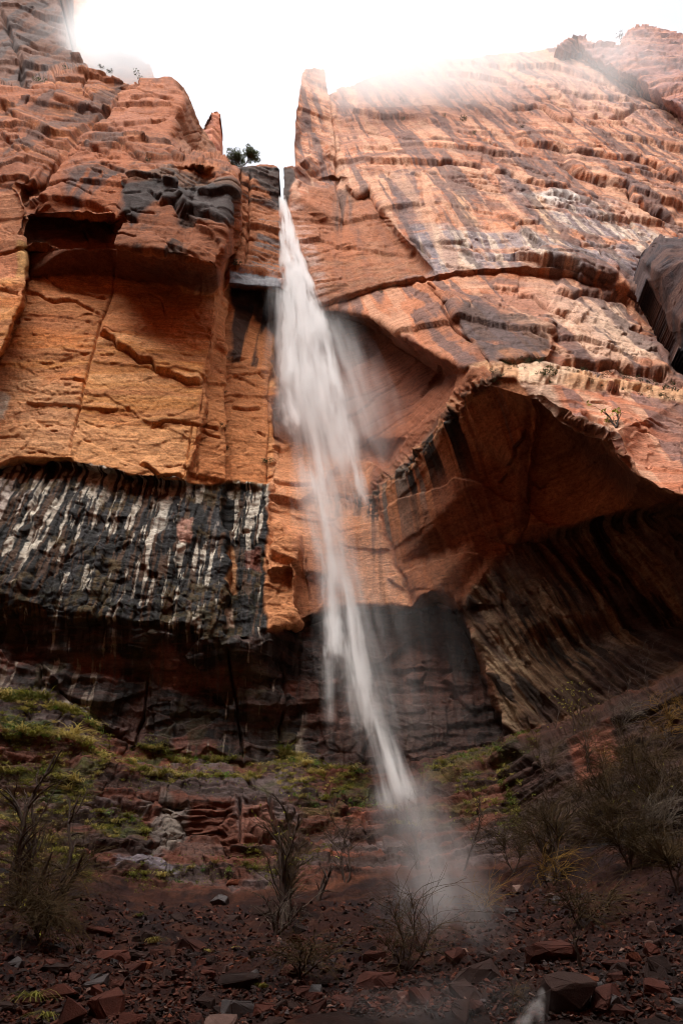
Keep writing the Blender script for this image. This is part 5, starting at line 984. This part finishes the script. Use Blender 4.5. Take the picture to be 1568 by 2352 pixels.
def rubble():
    g = np.random.default_rng(77); V = []; F = []; off = 0; base = []; cols = []
    for k in range(8):
        me = rock_mesh('chip', None, 1200 + k, (1, .7, .45), 9, False); v = np.array([q.co[:] for q in me.vertices]); f = [tuple(p.vertices) for p in me.polygons]; base.append((v, np.array([t for t in f if len(t) == 3]))); bpy.data.meshes.remove(me)
    for _ in range(14000):
        px, py = talus_spot(); p, n = surf(px + g.uniform(-6, 6), py - 8); s = (2.5 + 13 * g.random() ** 2.2) * (1 + .9 * (py - 2050) / 300) * ppm(p); v, f = base[g.integers(8)]
        a, b_, c = g.uniform(0, 6.28), g.uniform(-.7, .7), g.uniform(-.7, .7); R = np.array(Matrix.Rotation(b_, 3, 'X') @ Matrix.Rotation(c, 3, 'Y') @ Matrix.Rotation(a, 3, 'Z'))
        V.append(v @ R.T * s + np.array(p) + [0, 0, .1 * s]); F.append(f + off); off += len(v)
        t = g.choice(5, p=[.52, .33, .02, .06, .07]); col = [srgb(74, 39, 28), srgb(44, 31, 27), srgb(112, 88, 78), srgb(100, 54, 36), srgb(60, 52, 52)][t] * g.uniform(.6, 1.3); cols.append(np.tile(col, (len(v), 1)))
    V = np.concatenate(V); o = mesh_np('rubble', V, np.concatenate(F), M_ROCK, attrs={'stone': np.concatenate(cols), 'wet': np.full(len(V), .3)}, smooth=False); tag(o, kind='stuff')
rubble()

# ------------------------------------------------------------------ grass tufts and leafy plants on the ledges
def tuft_mesh(name, mat, seed, blades=60, droop=1.0):
    g = random.Random(seed); V = []; F = []
    for _ in range(blades):
        a = g.uniform(0, 6.28); L = g.uniform(.5, 1.1); lean = g.uniform(.15, .75); w_ = g.uniform(.012, .026); b0 = Vector((g.gauss(0, .1), g.gauss(0, .06), 0)); d = Vector((math.cos(a), math.sin(a) * .8 - .3, 0)); u = d.cross(Vector((0, 0, 1))) * w_; o = len(V)
        for i in range(5):
            t = i / 4; p = b0 + d * (lean * L * (t + .6 * droop * t * t)) + Vector((0, 0, L * (t * .9 - .95 * droop * t * t))); k = 1 - t * .85
            V += [p - u * k, p + u * k]
        for i in range(4): F.append((o + 2 * i, o + 2 * i + 1, o + 2 * i + 3, o + 2 * i + 2))
    me = bpy.data.meshes.new(name); me.from_pydata(V, [], F); me.update(); me.materials.append(mat); return me
def plant_mesh(name, mat, seed, n=90, r=.5, leaf=.07, flat=.7):
    V, F = leaf_cloud(n, r, leaf, seed, 6, flat); me = bpy.data.meshes.new(name); me.from_pydata(V.tolist(), [], F.tolist()); me.update(); me.materials.append(mat); return me
def put(name, me, px, py, hpx, label, cat, group=None, unit=1.0, out=.05):
    p, nrm = surf(px, py); s = hpx * ppm(p) / unit
    o = bpy.data.objects.new(name, me); COL.objects.link(o); o.location = p + Vector((0, -out, 0)); o.scale = (s, s, s * rnd.uniform(.85, 1.15)); o.rotation_euler = (rnd.uniform(-.15, .15), rnd.uniform(-.15, .15), rnd.uniform(-.5, .5)); return tag(o, label, cat, group)
TUFT = {'straw': [tuft_mesh('grass_tuft', M_STRAW, 20 + k) for k in range(4)], 'olive': [tuft_mesh('grass_tuft', M_OLIVE, 30 + k, 70) for k in range(4)], 'green': [plant_mesh('leafy_plant', M_GREEN, 40 + k) for k in range(4)]}
ROWS = [  # (line of a ledge, how many, sizes, weights straw/olive/green, description)
 ([(0,1612),(60,1604),(140,1632),(240,1676)], 28, (15, 34), (3, 3, 2), 'top ledge far left'), ([(0,1690),(90,1700),(180,1712),(245,1740)], 28, (16, 36), (4, 3, 2), 'second grassy ledge far left'), ([(0,1772),(70,1770),(150,1790),(210,1840)], 15, (16, 34), (3, 4, 2), 'third grassy ledge far left'),
 ([(285,1752),(350,1722),(430,1752),(540,1756)], 20, (12, 24), (4, 3, 2), 'narrow ledge under the dark wall'), ([(290,1790),(380,1795),(470,1800),(600,1790)], 22, (12, 28), (4, 3, 2), 'ledge above the grey bowl'), ([(640,1720),(670,1745),(720,1772),(840,1790)], 26, (14, 32), (4, 2, 3), 'ledge close left of the falling water'),
 ([(650,1810),(760,1830),(860,1850),(960,1890)], 22, (10, 22), (2, 3, 5), 'bank where the water lands'), ([(960,1770),(1050,1760),(1130,1730),(1220,1700)], 20, (10, 22), (1, 2, 5), 'ledge below the fluted wall'), ([(1150,1790),(1170,1840),(1190,1880),(1150,1910)], 9, (12, 22), (0, 2, 5), 'leafy corner by the right thicket'),
 ([(215,1870),(260,1880),(320,1890),(335,1925)], 10, (12, 24), (2, 4, 1), 'mossy step beside the grey bowl'), ([(290,2010),(340,2012),(450,2008),(600,2000)], 11, (12, 24), (2, 3, 2), 'foot of the grey bowl'), ([(560,1960),(620,2005),(690,1990),(760,1960)], 9, (10, 20), (1, 3, 2), 'red bank behind the twisted trunk'), ([(30,1900),(120,1930),(170,1980),(210,2010)], 12, (14, 30), (3, 4, 1), 'slope behind the left willow')]
for line, n, (s0, s1), wts, desc in ROWS:
    xs = [q[0] for q in line]; ys = [q[1] for q in line]; L = np.r_[0, np.cumsum(np.hypot(np.diff(xs), np.diff(ys)))]
    per = {}
    for k in range(n):
        t = L[-1] * (k + rnd.uniform(.1, .9)) / n; px = float(np.interp(t, L, xs)); py = float(np.interp(t, L, ys)) + rnd.gauss(0, 7)
        cn = rnd.choices(('straw', 'olive', 'green'), wts)[0]; per.setdefault(cn, []).append((px, py, rnd.uniform(s0, s1)))
    for cn, lst in per.items():
        word = {'straw': 'straw coloured grass tuft', 'olive': 'olive green grass tuft', 'green': 'low leafy green plant'}[cn]
        for k, (px, py, s_) in enumerate(sorted(lst)):
            lab = f'{word}, {ORD[k]} from left, {desc}' if len(lst) > 1 else f'only {word} on {desc}'
            put('leafy_plant' if cn == 'green' else 'grass_tuft', TUFT[cn][rnd.randrange(4)], px, py, s_ * (1.7 if cn != 'green' else 1.25), lab, 'plant' if cn == 'green' else 'grass', f'{word}s on the {desc}')
for px, py, s_, cn, lab in ((352,2162,46,'straw','lone pale grass tuft growing in the red rubble left of centre'), (322,2092,26,'olive','olive grass tuft hanging under the grey ledge, above the lone pale tuft'), (604,2262,34,'olive','green grass tuft at the foot of the leaning bush in the rubble'), (78,2290,80,'olive','large mossy green grass tuft in the lower left corner'), (112,2330,60,'olive','smaller mossy tuft right of the big one in the lower left corner'), (455,2175,22,'olive','small olive tuft in the rubble right of the lone pale tuft'), (480,2190,20,'straw','small straw tuft right of the small olive one in the rubble'), (540,2170,22,'straw','short straw tuft on the slope under the twisted trunk')):
    put('grass_tuft', TUFT[cn][rnd.randrange(4)], px, py, s_, lab, 'grass')
def grass_carpet():
    """the unbroken grass of the banks, between the tufts"""
    g = np.random.default_rng(19); base = []
    for k in range(5):
        me = tuft_mesh('tmp', M_OLIVE, 300 + k, 26); base.append((np.array([q.co[:] for q in me.vertices]), np.array([tuple(q.vertices) for q in me.polygons]))); bpy.data.meshes.remove(me)
    for mat, share in ((M_STRAW, .35), (M_OLIVE, .65)):
        V = []; F = []; off = 0
        for poly, n in (([(-20,1600),(60,1596),(150,1636),(250,1684),(255,1740),(215,1830),(150,1880),(-20,1880)], 620), ([(250,1735),(560,1752),(650,1735),(700,1770),(560,1815),(280,1800)], 260), ([(640,1745),(860,1786),(900,1850),(860,1880),(690,1830),(630,1790)], 240), ([(960,1770),(1130,1722),(1240,1690),(1220,1790),(1170,1870),(960,1850)], 200), ([(190,1860),(320,1885),(340,1935),(230,1925)], 70), ([(-20,1880),(150,1880),(200,1990),(-20,2060)], 160)):
            k = 0
            while k < n * share:
                px = g.uniform(min(q[0] for q in poly), max(q[0] for q in poly)); py = g.uniform(min(q[1] for q in poly), max(q[1] for q in poly))
                if not in_poly(poly, np.array([px]), np.array([py]))[0]: continue
                k += 1
                if vn2(np.array([px / 60]), np.array([py / 26]), 77)[0] < -.15: continue
                p, nn = surf(px, py); v, f = base[g.integers(5)]; s_ = g.uniform(10, 26) * ppm(p); a = g.uniform(-.6, .6); ca, sa = math.cos(a), math.sin(a)
                V.append(np.c_[v[:, 0] * ca - v[:, 1] * sa, v[:, 0] * sa + v[:, 1] * ca, v[:, 2]] * s_ + np.array(p) + [0, -.05, 0]); F.append(f + off); off += len(v)
        tag(mesh_np('bank_grass', np.concatenate(V), np.concatenate(F), mat), kind='stuff')
grass_carpet()
def ground_cover():
    g = np.random.default_rng(9); V = []; F = []; off = 0
    for line, n, sz, wts, desc in ROWS:
        xs = [q[0] for q in line]; ys = [q[1] for q in line]
        for _ in range(260):
            t = g.uniform(0, len(xs) - 1); px = np.interp(t, range(len(xs)), xs); py = np.interp(t, range(len(xs)), ys) + g.normal(0, 14); p, nn = surf(px, py); r = g.uniform(3, 9) * ppm(p); v, f = leaf_cloud(16, r, r * .22, int(g.integers(1e6)), 3, .6); V.append(v + np.array(p) + [0, -.04, 0]); F.append(f + off); off += len(v)
    tag(mesh_np('moss_cover', np.concatenate(V), np.concatenate(F), M_OLIVE), kind='stuff')
ground_cover()

# ------------------------------------------------------------------ little shrubs on the rock faces
SHR = [plant_mesh('shrub', M_SHRUB, 60 + k, 220, .5, .055, .8) for k in range(4)]; CUSH = plant_mesh('cushion_shrub', M_CUSHION, 70, 900, .5, .03, .34); JUN = [plant_mesh('shrub', M_JUNIPER, 64 + k, 260, .5, .05, .85) for k in range(3)]
put('cushion_shrub', CUSH, 1262, 866, 74, 'wide olive cushion shrub on the sandy ledge above the arch', 'shrub', out=.35)
DK = [(1160,838,14),(1178,840,18),(1196,836,20),(1212,838,18),(1228,836,22),(1240,840,16)]
for k, (x, y, s_) in enumerate(DK): put('shrub', JUN[k % 3], x, y + 3, s_ * 1.5, f'dark shrub under the overhanging dark block, {ORD[k]} from left', 'shrub', 'dark shrubs under the dark block')
LD = [(1131,862,14),(1136,884,16),(1151,868,10),(1168,852,9),(1184,850,8),(1202,852,8),(1284,846,13),(1300,856,10),(1312,848,14),(1322,862,9),(1336,850,16),(1346,856,12),(1356,878,14),(1372,862,10),(1392,858,16),(1380,884,8),(1426,872,14),(1410,892,9),(1440,880,11),(1432,892,10),(1468,878,16),(1482,884,12),(1492,896,9),(1470,902,10),(1504,880,11),(1516,906,16),(1530,910,9),(1544,912,10),(1490,906,8)]
for k, (x, y, s_) in enumerate(sorted(LD)):
    row = 'left end' if x < 1210 else ('stretch right of cushion shrub' if x < 1350 else ('middle stretch' if x < 1450 else 'right end'))
    j = [q for q in sorted(LD) if (('left end' if q[0] < 1210 else ('stretch right of cushion shrub' if q[0] < 1350 else ('middle stretch' if q[0] < 1450 else 'right end'))) == row)].index((x, y, s_))
    put('shrub', SHR[k % 4], x, y, s_ * 1.7, f'small dusty shrub, {ORD[j]} from left, {row} of sandy ledge', 'shrub', 'small shrubs on the sandy ledge')
for x, y, s_, lab in ((1545,898,34,'big dark shrub at the right end of the sandy ledge, under the dark crag'), (1066,282,20,'round dark shrub high on the right cliff, largest on that face'), (922,274,13,'small dark shrub in the mist high on the right cliff, left of the round one'), (1018,273,11,'tiny shrub just left of the round dark shrub on the right cliff'), (1197,300,13,'greenish shrub right of the round dark shrub on the right cliff'), (1086,311,12,'small shrub just below the round dark shrub on the right cliff'), (920,229,12,'topmost tiny shrub in the mist of the right cliff'), (874,675,12,'small green shrub on the thin ledge over the shaded alcove'), (906,664,8,'tiny shrub right of the small green one over the shaded alcove'),
                        (340,374,14,'small shrub in a pocket of the upper left cliff'), (455,388,16,'low shrub on the bench left of the rim tree'), (316,188,22,'pale leafless shrub on the left rim in the mist'), (90,184,22,'green shrub in the dark cleft at the upper left'), (255,172,14,'low bush on the left rim nearest the misty shrub'), (232,162,13,'low bush on the left rim at the start of the mist'), (150,158,12,'low bush where the left rim meets the dark wall'),
                        (523,800,11,'fern clump in the corner crack, highest of its column'), (527,830,12,'fern clump in the corner crack below the highest one'), (524,905,12,'fern clump in the middle of the corner crack'), (512,985,16,'mossy fern clump low in the corner crack'), (522,1030,14,'lowest fern clump of the corner crack'), (612,1062,26,'tall mossy fern strip in the crack beside the falls'), (540,618,24,'yellow green bush on the wet shelf left of the falls'), (160,938,10,'small shrub on the left crack of the orange face'), (148,935,8,'tiny shrub beside the left crack of the orange face')):
    put('shrub', (JUN if 'dark' in lab else SHR)[rnd.randrange(3)], x, y, s_ * 1.4, lab, 'fern' if 'fern' in lab else 'shrub')

# ------------------------------------------------------------------ rim tree, and the bare willows of the foot
def tree(px, py, Y, h, label):
    base = at(px, py, Y); root = empty('juniper_tree', base, label, 'tree'); b = Bag(); L = Bag()
    def go(p, d, ln, r, lev):
        q = p + d * ln; m = p + d * ln * .5 + Vector((rnd.gauss(0, .05), rnd.gauss(0, .05), 0)) * ln; b.add(tube([p, m, q], r, r * .68, 6))
        if lev == 0: return [q]
        o = []
        for k in range(3 if lev < 3 else 2):
            a = rnd.uniform(0, 6.28) if lev < 3 else (0.3 + 3.1 * k); d2 = (d + Vector((math.cos(a), math.sin(a) * .8, .15)) * (.75 if lev < 3 else .5)).normalized(); o += go(q, d2, ln * rnd.uniform(.6, .85), r * .62, lev - 1)
        return o
    tips = go(Vector((0, 0, -.3)), Vector((.03, 0, 1)), h * .32, h * .03, 3)
    b.build('trunk', M_BARK, root); g = np.random.default_rng(3); V = []; F = []; off = 0
    for q in tips:
        v, f = leaf_cloud(420, h * .21, h * .022, int(g.integers(1e6)), 5, .8); V.append(v + np.array(q) - [0, 0, h * .03]); F.append(f + off); off += len(v)
    mesh_np('crown', np.concatenate(V), np.concatenate(F), M_JUNIPER, root)
tree(553, 392, 33.6, 2.9, 'dark small tree on the cliff edge left of the notch')
def willow(name, base_px, tops, label, cat='shrub', mat=M_TWIG, trunk_r=.05, twigs=160, tl=1.0, droop=.5, leaves=None, nleaf=0, twig_r=.006, stem_mat=M_BARK, forks=8, lsz=1.0):
    """a leafless bush: bent stems from one base to traced tops, forking branches, then whippy twigs"""
    p0, _ = surf(*base_px); root = empty(name, p0, label, cat); b = Bag(); tw = Bag(); lv = []
    def wander(s0, v, ln, n, bend, sag):
        pts = [s0]; v = v.normalized()
        for _k in range(n):
            v = (v + Vector((rnd.gauss(0, bend), rnd.gauss(0, bend), rnd.gauss(0, bend * .7) - sag))).normalized(); pts.append(pts[-1] + v * ln / n)
        return pts
    for (tx, ty, dy) in tops:
        q = at(tx, ty, p0.y + dy); d = q - p0; n = 9; pts = []; ph = rnd.uniform(0, 6.28); off = Vector((0, 0, 0)); st = p0 + Vector((rnd.uniform(-.06, .06), rnd.uniform(-.06, .06), -.05)) * min(d.length, 3)
        for i in range(n + 1):
            t = i / n; off += Vector((rnd.gauss(0, .02), rnd.gauss(0, .015), rnd.gauss(0, .012))); pts.append(st.lerp(q, t) + (off * (1 - t * .5) + Vector((math.sin(t * 3.14) * math.sin(ph) * .10, math.sin(t * 3.14) * math.cos(ph) * .06, 0))) * d.length)
        b.add(tube(pts, trunk_r * rnd.uniform(.7, 1.1), trunk_r * .22, 5))
        per = max(1, int(.62 * twigs / len(tops) / (forks + 1))); br = [(pts[n // 3:], d.length)]
        for _f in range(forks):
            t = rnd.uniform(.15, .92); i = min(int(t * n), n - 1); s0 = pts[i].lerp(pts[i + 1], t * n - i); a = rnd.uniform(0, 6.28); v = d.normalized() * rnd.uniform(.5, 1.1) + Vector((math.cos(a), math.sin(a) * .7, rnd.uniform(0, .5))) * .75
            ln = d.length * rnd.uniform(.2, .55) * (1.15 - t * .6); bp = wander(s0, v, ln, 6, .16, droop * .07); b.add(tube(bp, trunk_r * .36, trunk_r * .1, 4)); br.append((bp, ln))
        for bp, bl in br:
            for _ in range(int(per * rnd.uniform(.5, 1.5))):
                i = rnd.randrange(len(bp) - 1); s0 = bp[i].lerp(bp[i + 1], rnd.random()); dv = (bp[i + 1] - bp[i]).normalized(); a = rnd.uniform(0, 6.28)
                ln = tl * rnd.uniform(.25, 1.0); pp = wander(s0, dv * 1.0 + Vector((math.cos(a) * .9, math.sin(a) * .8, rnd.uniform(-.4, .6))), ln, 5, .26, droop * .16); tw.add(tube(pp, twig_r * rnd.uniform(.7, 1.5), twig_r * .4, 3))
                if rnd.random() < .7:
                    j = rnd.randint(1, 4); v2 = (pp[j] - pp[j - 1]).normalized() + Vector((rnd.gauss(0, .5), rnd.gauss(0, .5), rnd.gauss(0, .4))); e = wander(pp[j], v2, ln * .4, 3, .15, droop * .15); tw.add(tube(e, twig_r * .7, twig_r * .35, 3)); pp = e
                if leaves and rnd.random() < nleaf: lv.append(pp[-1])
    b.build('stem', stem_mat, root).matrix_parent_inverse = Matrix.Translation(-p0); o = tw.build('twig', mat, root)
    if o: o.matrix_parent_inverse = Matrix.Translation(-p0)
    if lv:
        V = []; F = []; off = 0; g = np.random.default_rng(len(lv))
        for q in lv:
            v, f = leaf_cloud(6, .055 * lsz, .026 * lsz, int(g.integers(1e6)), 2); V.append(v + np.array(q)); F.append(f + off); off += len(v)
        mesh_np('leaves', np.concatenate(V), np.concatenate(F), leaves, root).matrix_parent_inverse = Matrix.Translation(-p0)
    return root
W_ = willow
W_('willow', (40,2080), [(125,1748,.6),(75,1850,.2),(20,1800,.5),(60,1900,-.3)], 'tall dark stemmed bare willow at the far left edge', 'tree', trunk_r=.11, twigs=520, tl=1.5, droop=.55, leaves=M_SPRING, nleaf=.2)
W_('willow', (95,2120), [(150,1833,.5),(185,1960,-.2),(120,1960,-.4)], 'leaning bare willow right of the tall one at left', 'tree', trunk_r=.09, twigs=480, tl=1.3, droop=.8, mat=M_TWIG)
W_('willow_bush', (90,2170), [(60,2010,-.4),(150,2020,-.3),(110,2080,-.6),(30,2080,-.4)], 'dense dark willow bush with hanging twigs in the lower left', twigs=700, tl=1.1, droop=1.3, trunk_r=.03, leaves=M_SPRING, nleaf=.04)
W_('willow_bush', (100,2060), [(170,1995,-.3),(130,2000,-.4)], 'golden drooping twig spray among the left willows', twigs=60, tl=1.0, droop=1.2, trunk_r=.015, mat=M_GOLD, twig_r=.006)
W_('twisted_shrub', (655,2105), [(672,1990,.2),(640,1900,.4),(690,1880,.4),(660,1860,.5)], 'twisted dark trunked shrub with upright twigs left of the falls', 'tree', trunk_r=.10, twigs=420, tl=1.1, droop=.05, leaves=M_SPRING, nleaf=.12)
W_('twisted_shrub', (630,2130), [(600,2060,-.2),(668,2050,-.2),(690,2080,-.2)], 'low grey rooted shrub sprawling at the twisted trunk', twigs=160, tl=.9, droop=.9, trunk_r=.045, mat=M_GREYTWIG)
W_('broken_trunk', (728,2062), [(762,1985,.1),(750,2010,.0)], 'short thick broken dark trunk right of the twisted shrub', 'tree', trunk_r=.085, twigs=40, tl=.6, droop=.4)
W_('willow', (790,2020), [(800,1870,.3),(770,1890,.3),(745,1900,.3)], 'slender leafless willow behind the broken trunk', 'tree', trunk_r=.035, twigs=170, tl=1.0, droop=.1)
W_('willow_bush', (690,2240), [(640,2180,-.2),(720,2150,-.3),(760,2190,-.3),(690,2170,-.4)], 'dark tangle of twigs leaning over the middle of the talus', twigs=300, tl=.9, droop=1.1, trunk_r=.025, twig_r=.005)
W_('sapling', (955,1992), [(925,1850,.2),(965,1860,.3),(900,1900,.2)], 'thin fan shaped sapling under the end of the falls', 'tree', trunk_r=.032, twigs=170, tl=.9, droop=.1)
W_('sapling', (1068,1995), [(1095,1835,.3)], 'single thin sapling right of the falls with a few leaves', 'tree', trunk_r=.035, twigs=60, tl=.8, droop=.2, leaves=M_SPRING, nleaf=.3)
W_('willow_bush', (930,2220), [(890,2090,-.2),(940,2060,-.3),(980,2110,-.3),(870,2150,-.4)], 'big shadowy bush of thin twigs below the falling spray', twigs=260, tl=1.1, droop=.5, trunk_r=.02, twig_r=.005)
W_('willow_bush', (1105,2100), [(1085,2050,-.2),(1125,2050,-.2)], 'golden twig spray below the single thin sapling', twigs=90, tl=.9, droop=.9, trunk_r=.015, mat=M_GOLD)
W_('willow_bush', (1265,2010), [(1280,1845,.3),(1250,1880,.2),(1310,1860,.2),(1220,1920,.0)], 'dark multi stemmed bush at the left of the right hand thicket', 'tree', trunk_r=.08, twigs=620, tl=1.2, droop=.35)
W_('willow_bush', (1262,2030), [(1230,1985,-.2),(1300,1990,-.2),(1270,1970,-.2)], 'golden fan of twigs at the foot of the dark bush on the right', twigs=170, tl=1.2, droop=.8, trunk_r=.018, mat=M_GOLD)
W_('willow_bush', (1330,2130), [(1300,2060,-.2),(1390,2070,-.3),(1350,2050,-.3)], 'brown whippy bush hanging over the rubble on the right', twigs=330, tl=1.2, droop=.9, trunk_r=.025)
W_('sapling', (1318,1700), [(1300,1600,.3),(1322,1590,.2)], 'young shrub with yellow green leaves against the fluted wall', 'tree', trunk_r=.03, twigs=120, tl=.9, droop=.2, leaves=M_SPRING, nleaf=.8)
W_('sapling', (1262,1690), [(1258,1560,.2)], 'thin bare sapling left of the yellow green shrub', 'tree', trunk_r=.022, twigs=30, tl=.6, droop=.1)
W_('willow_bush', (1420,1690), [(1400,1620,.0),(1440,1625,.0),(1455,1640,-.2)], 'pale grey twiggy bush at the foot of the fluted wall', twigs=260, tl=.9, droop=.5, trunk_r=.02, mat=M_GREYTWIG)
W_('sapling', (1455,1650), [(1465,1500,.2),(1452,1560,.2)], 'tall thin bare sapling rising behind the pale grey bush', 'tree', trunk_r=.026, twigs=60, tl=.8, droop=.1, mat=M_GREYTWIG)
W_('willow_bush', (1530,1720), [(1500,1600,.1),(1560,1590,.1),(1540,1640,-.2)], 'straw coloured bush at the right edge below the fluted wall', twigs=300, tl=1.1, droop=.8, trunk_r=.025, mat=M_GOLD)
W_('willow_bush', (1420,1860), [(1380,1740,.0),(1430,1720,.0),(1470,1760,.0),(1360,1790,-.2)], 'brown thicket bush in the middle of the right hand bank', twigs=760, tl=1.2, droop=.6, trunk_r=.04)
W_('willow_bush', (1400,1790), [(1380,1725,.0),(1430,1735,.0)], 'golden twig tuft in front of the brown thicket on the right bank', twigs=90, tl=.9, droop=1.0, trunk_r=.015, mat=M_GOLD)
W_('willow_bush', (1540,1900), [(1500,1760,.0),(1560,1750,.0),(1600,1800,.0),(1490,1830,-.2)], 'dense olive brown bush on the right edge, middle of the bank', twigs=860, tl=1.3, droop=.6, trunk_r=.045, leaves=M_SPRING, nleaf=.06)
W_('willow_bush', (1450,2010), [(1400,1900,.0),(1470,1880,.0),(1520,1930,-.1)], 'dark tangled bush low on the right hand bank', twigs=860, tl=1.3, droop=.7, trunk_r=.04)
W_('willow_bush', (1560,2060), [(1530,1960,-.1),(1590,1950,-.1)], 'dark bush at the right edge above the rubble', twigs=300, tl=1.2, droop=.7, trunk_r=.03)
W_('willow_bush', (1200,1950), [(1180,1880,.1),(1220,1870,.1)], 'low brown bush beside the leafy corner', twigs=220, tl=.9, droop=.5, trunk_r=.02, leaves=M_SPRING, nleaf=.15)
W_('willow_bush', (1350,1770), [(1330,1640,.0),(1372,1650,.1),(1350,1690,-.1)], 'thin bare shrub above the brown thicket, beside the red outcrop', twigs=260, tl=.9, droop=.3, trunk_r=.025)
W_('willow_bush', (1480,1840), [(1450,1690,.0),(1500,1680,.1),(1520,1730,.0)], 'bare brown shrub between the thicket and the dense olive brown bush', twigs=420, tl=1.1, droop=.4, trunk_r=.03)
W_('willow_bush', (1250,1800), [(1235,1700,.1),(1270,1710,.0)], 'low twiggy shrub under the thin bare sapling at the fluted wall', twigs=220, tl=.9, droop=.4, trunk_r=.02)
W_('willow_bush', (1345,1930), [(1320,1820,.0),(1370,1830,-.1),(1400,1850,-.1)], 'tangled brown bush filling the lower middle of the right hand bank', twigs=520, tl=1.2, droop=.5, trunk_r=.03)
W_('willow_bush', (1500,1990), [(1480,1860,.0),(1540,1870,.0)], 'leaning bare bush low at the right, before the dense olive brown one', twigs=420, tl=1.2, droop=.6, trunk_r=.03, mat=M_GREYTWIG)
W_('willow_bush', (1180,2010), [(1150,1900,.1),(1200,1920,.0)], 'slim bare bush between the single sapling and the right hand thicket', twigs=240, tl=1.0, droop=.3, trunk_r=.025)
W_('fallen_branch', (1340,2240), [(1310,2130,-.1)], 'dead curved branch lying on the rubble above the leaning red block', 'branch', trunk_r=.035, twigs=4, tl=.4, droop=.3)
W_('sapling', (1188,2345), [(1184,2270,.0),(1215,2290,.0)], 'small dark bare shrub in front of the cascade at the bottom', 'shrub', trunk_r=.012, twigs=90, tl=.4, droop=.3)
W_('sapling', (1405,962), [(1384,938,.1),(1416,950,.0)], 'little tree with yellow green leaves on the buttress above the arch', 'tree', trunk_r=.05, twigs=40, tl=.5, droop=.1, leaves=M_SPRING, nleaf=1., twig_r=.012, lsz=3.2)
W_('sapling', (1432,100), [(1430,70,.0),(1422,80,.0)], 'small leafy bush beside the dome at the upper right skyline', 'shrub', trunk_r=.06, twigs=60, tl=.9, droop=.1, twig_r=.015, leaves=M_SHRUB, nleaf=.9, lsz=4.0)

# ------------------------------------------------------------------ spray and the stream at the bottom
def low_spray():
    o = blob('spray', at(1000, 2300, 11.8) , (2.2, .7, .55), mist_mat('spray', (2.2, .7, .55), .30, 1.1, lo=.35, hi=.7, rate=.6), 11, kind=None); o.parent = FALL; o.matrix_parent_inverse = Matrix.Translation(-FALL.location)
low_spray()
CAS = empty('cascade', at(1215, 2340, 11.4), 'small white cascade splashing off the wet boulder at the bottom', 'cascade')
def cas(a, b, r0, r1, dens, seed):
    o = plume('white_water', a, b, r0, r1, dens, VEIL, seed, nz=7, soft=.2, streak=.3); o.parent = CAS; o.matrix_parent_inverse = Matrix.Translation(-CAS.location)
cas((1268,2258,12.3), (1236,2296,12.1), .07, .10, 6, 31); cas((1240,2290,12.1), (1212,2340,11.8), .08, .12, 4, 32); cas((1246,2300,12.0), (1236,2356,11.7), .05, .08, 4, 33); cas((1216,2325,11.8), (1190,2372,11.5), .09, .14, 3.5, 34)
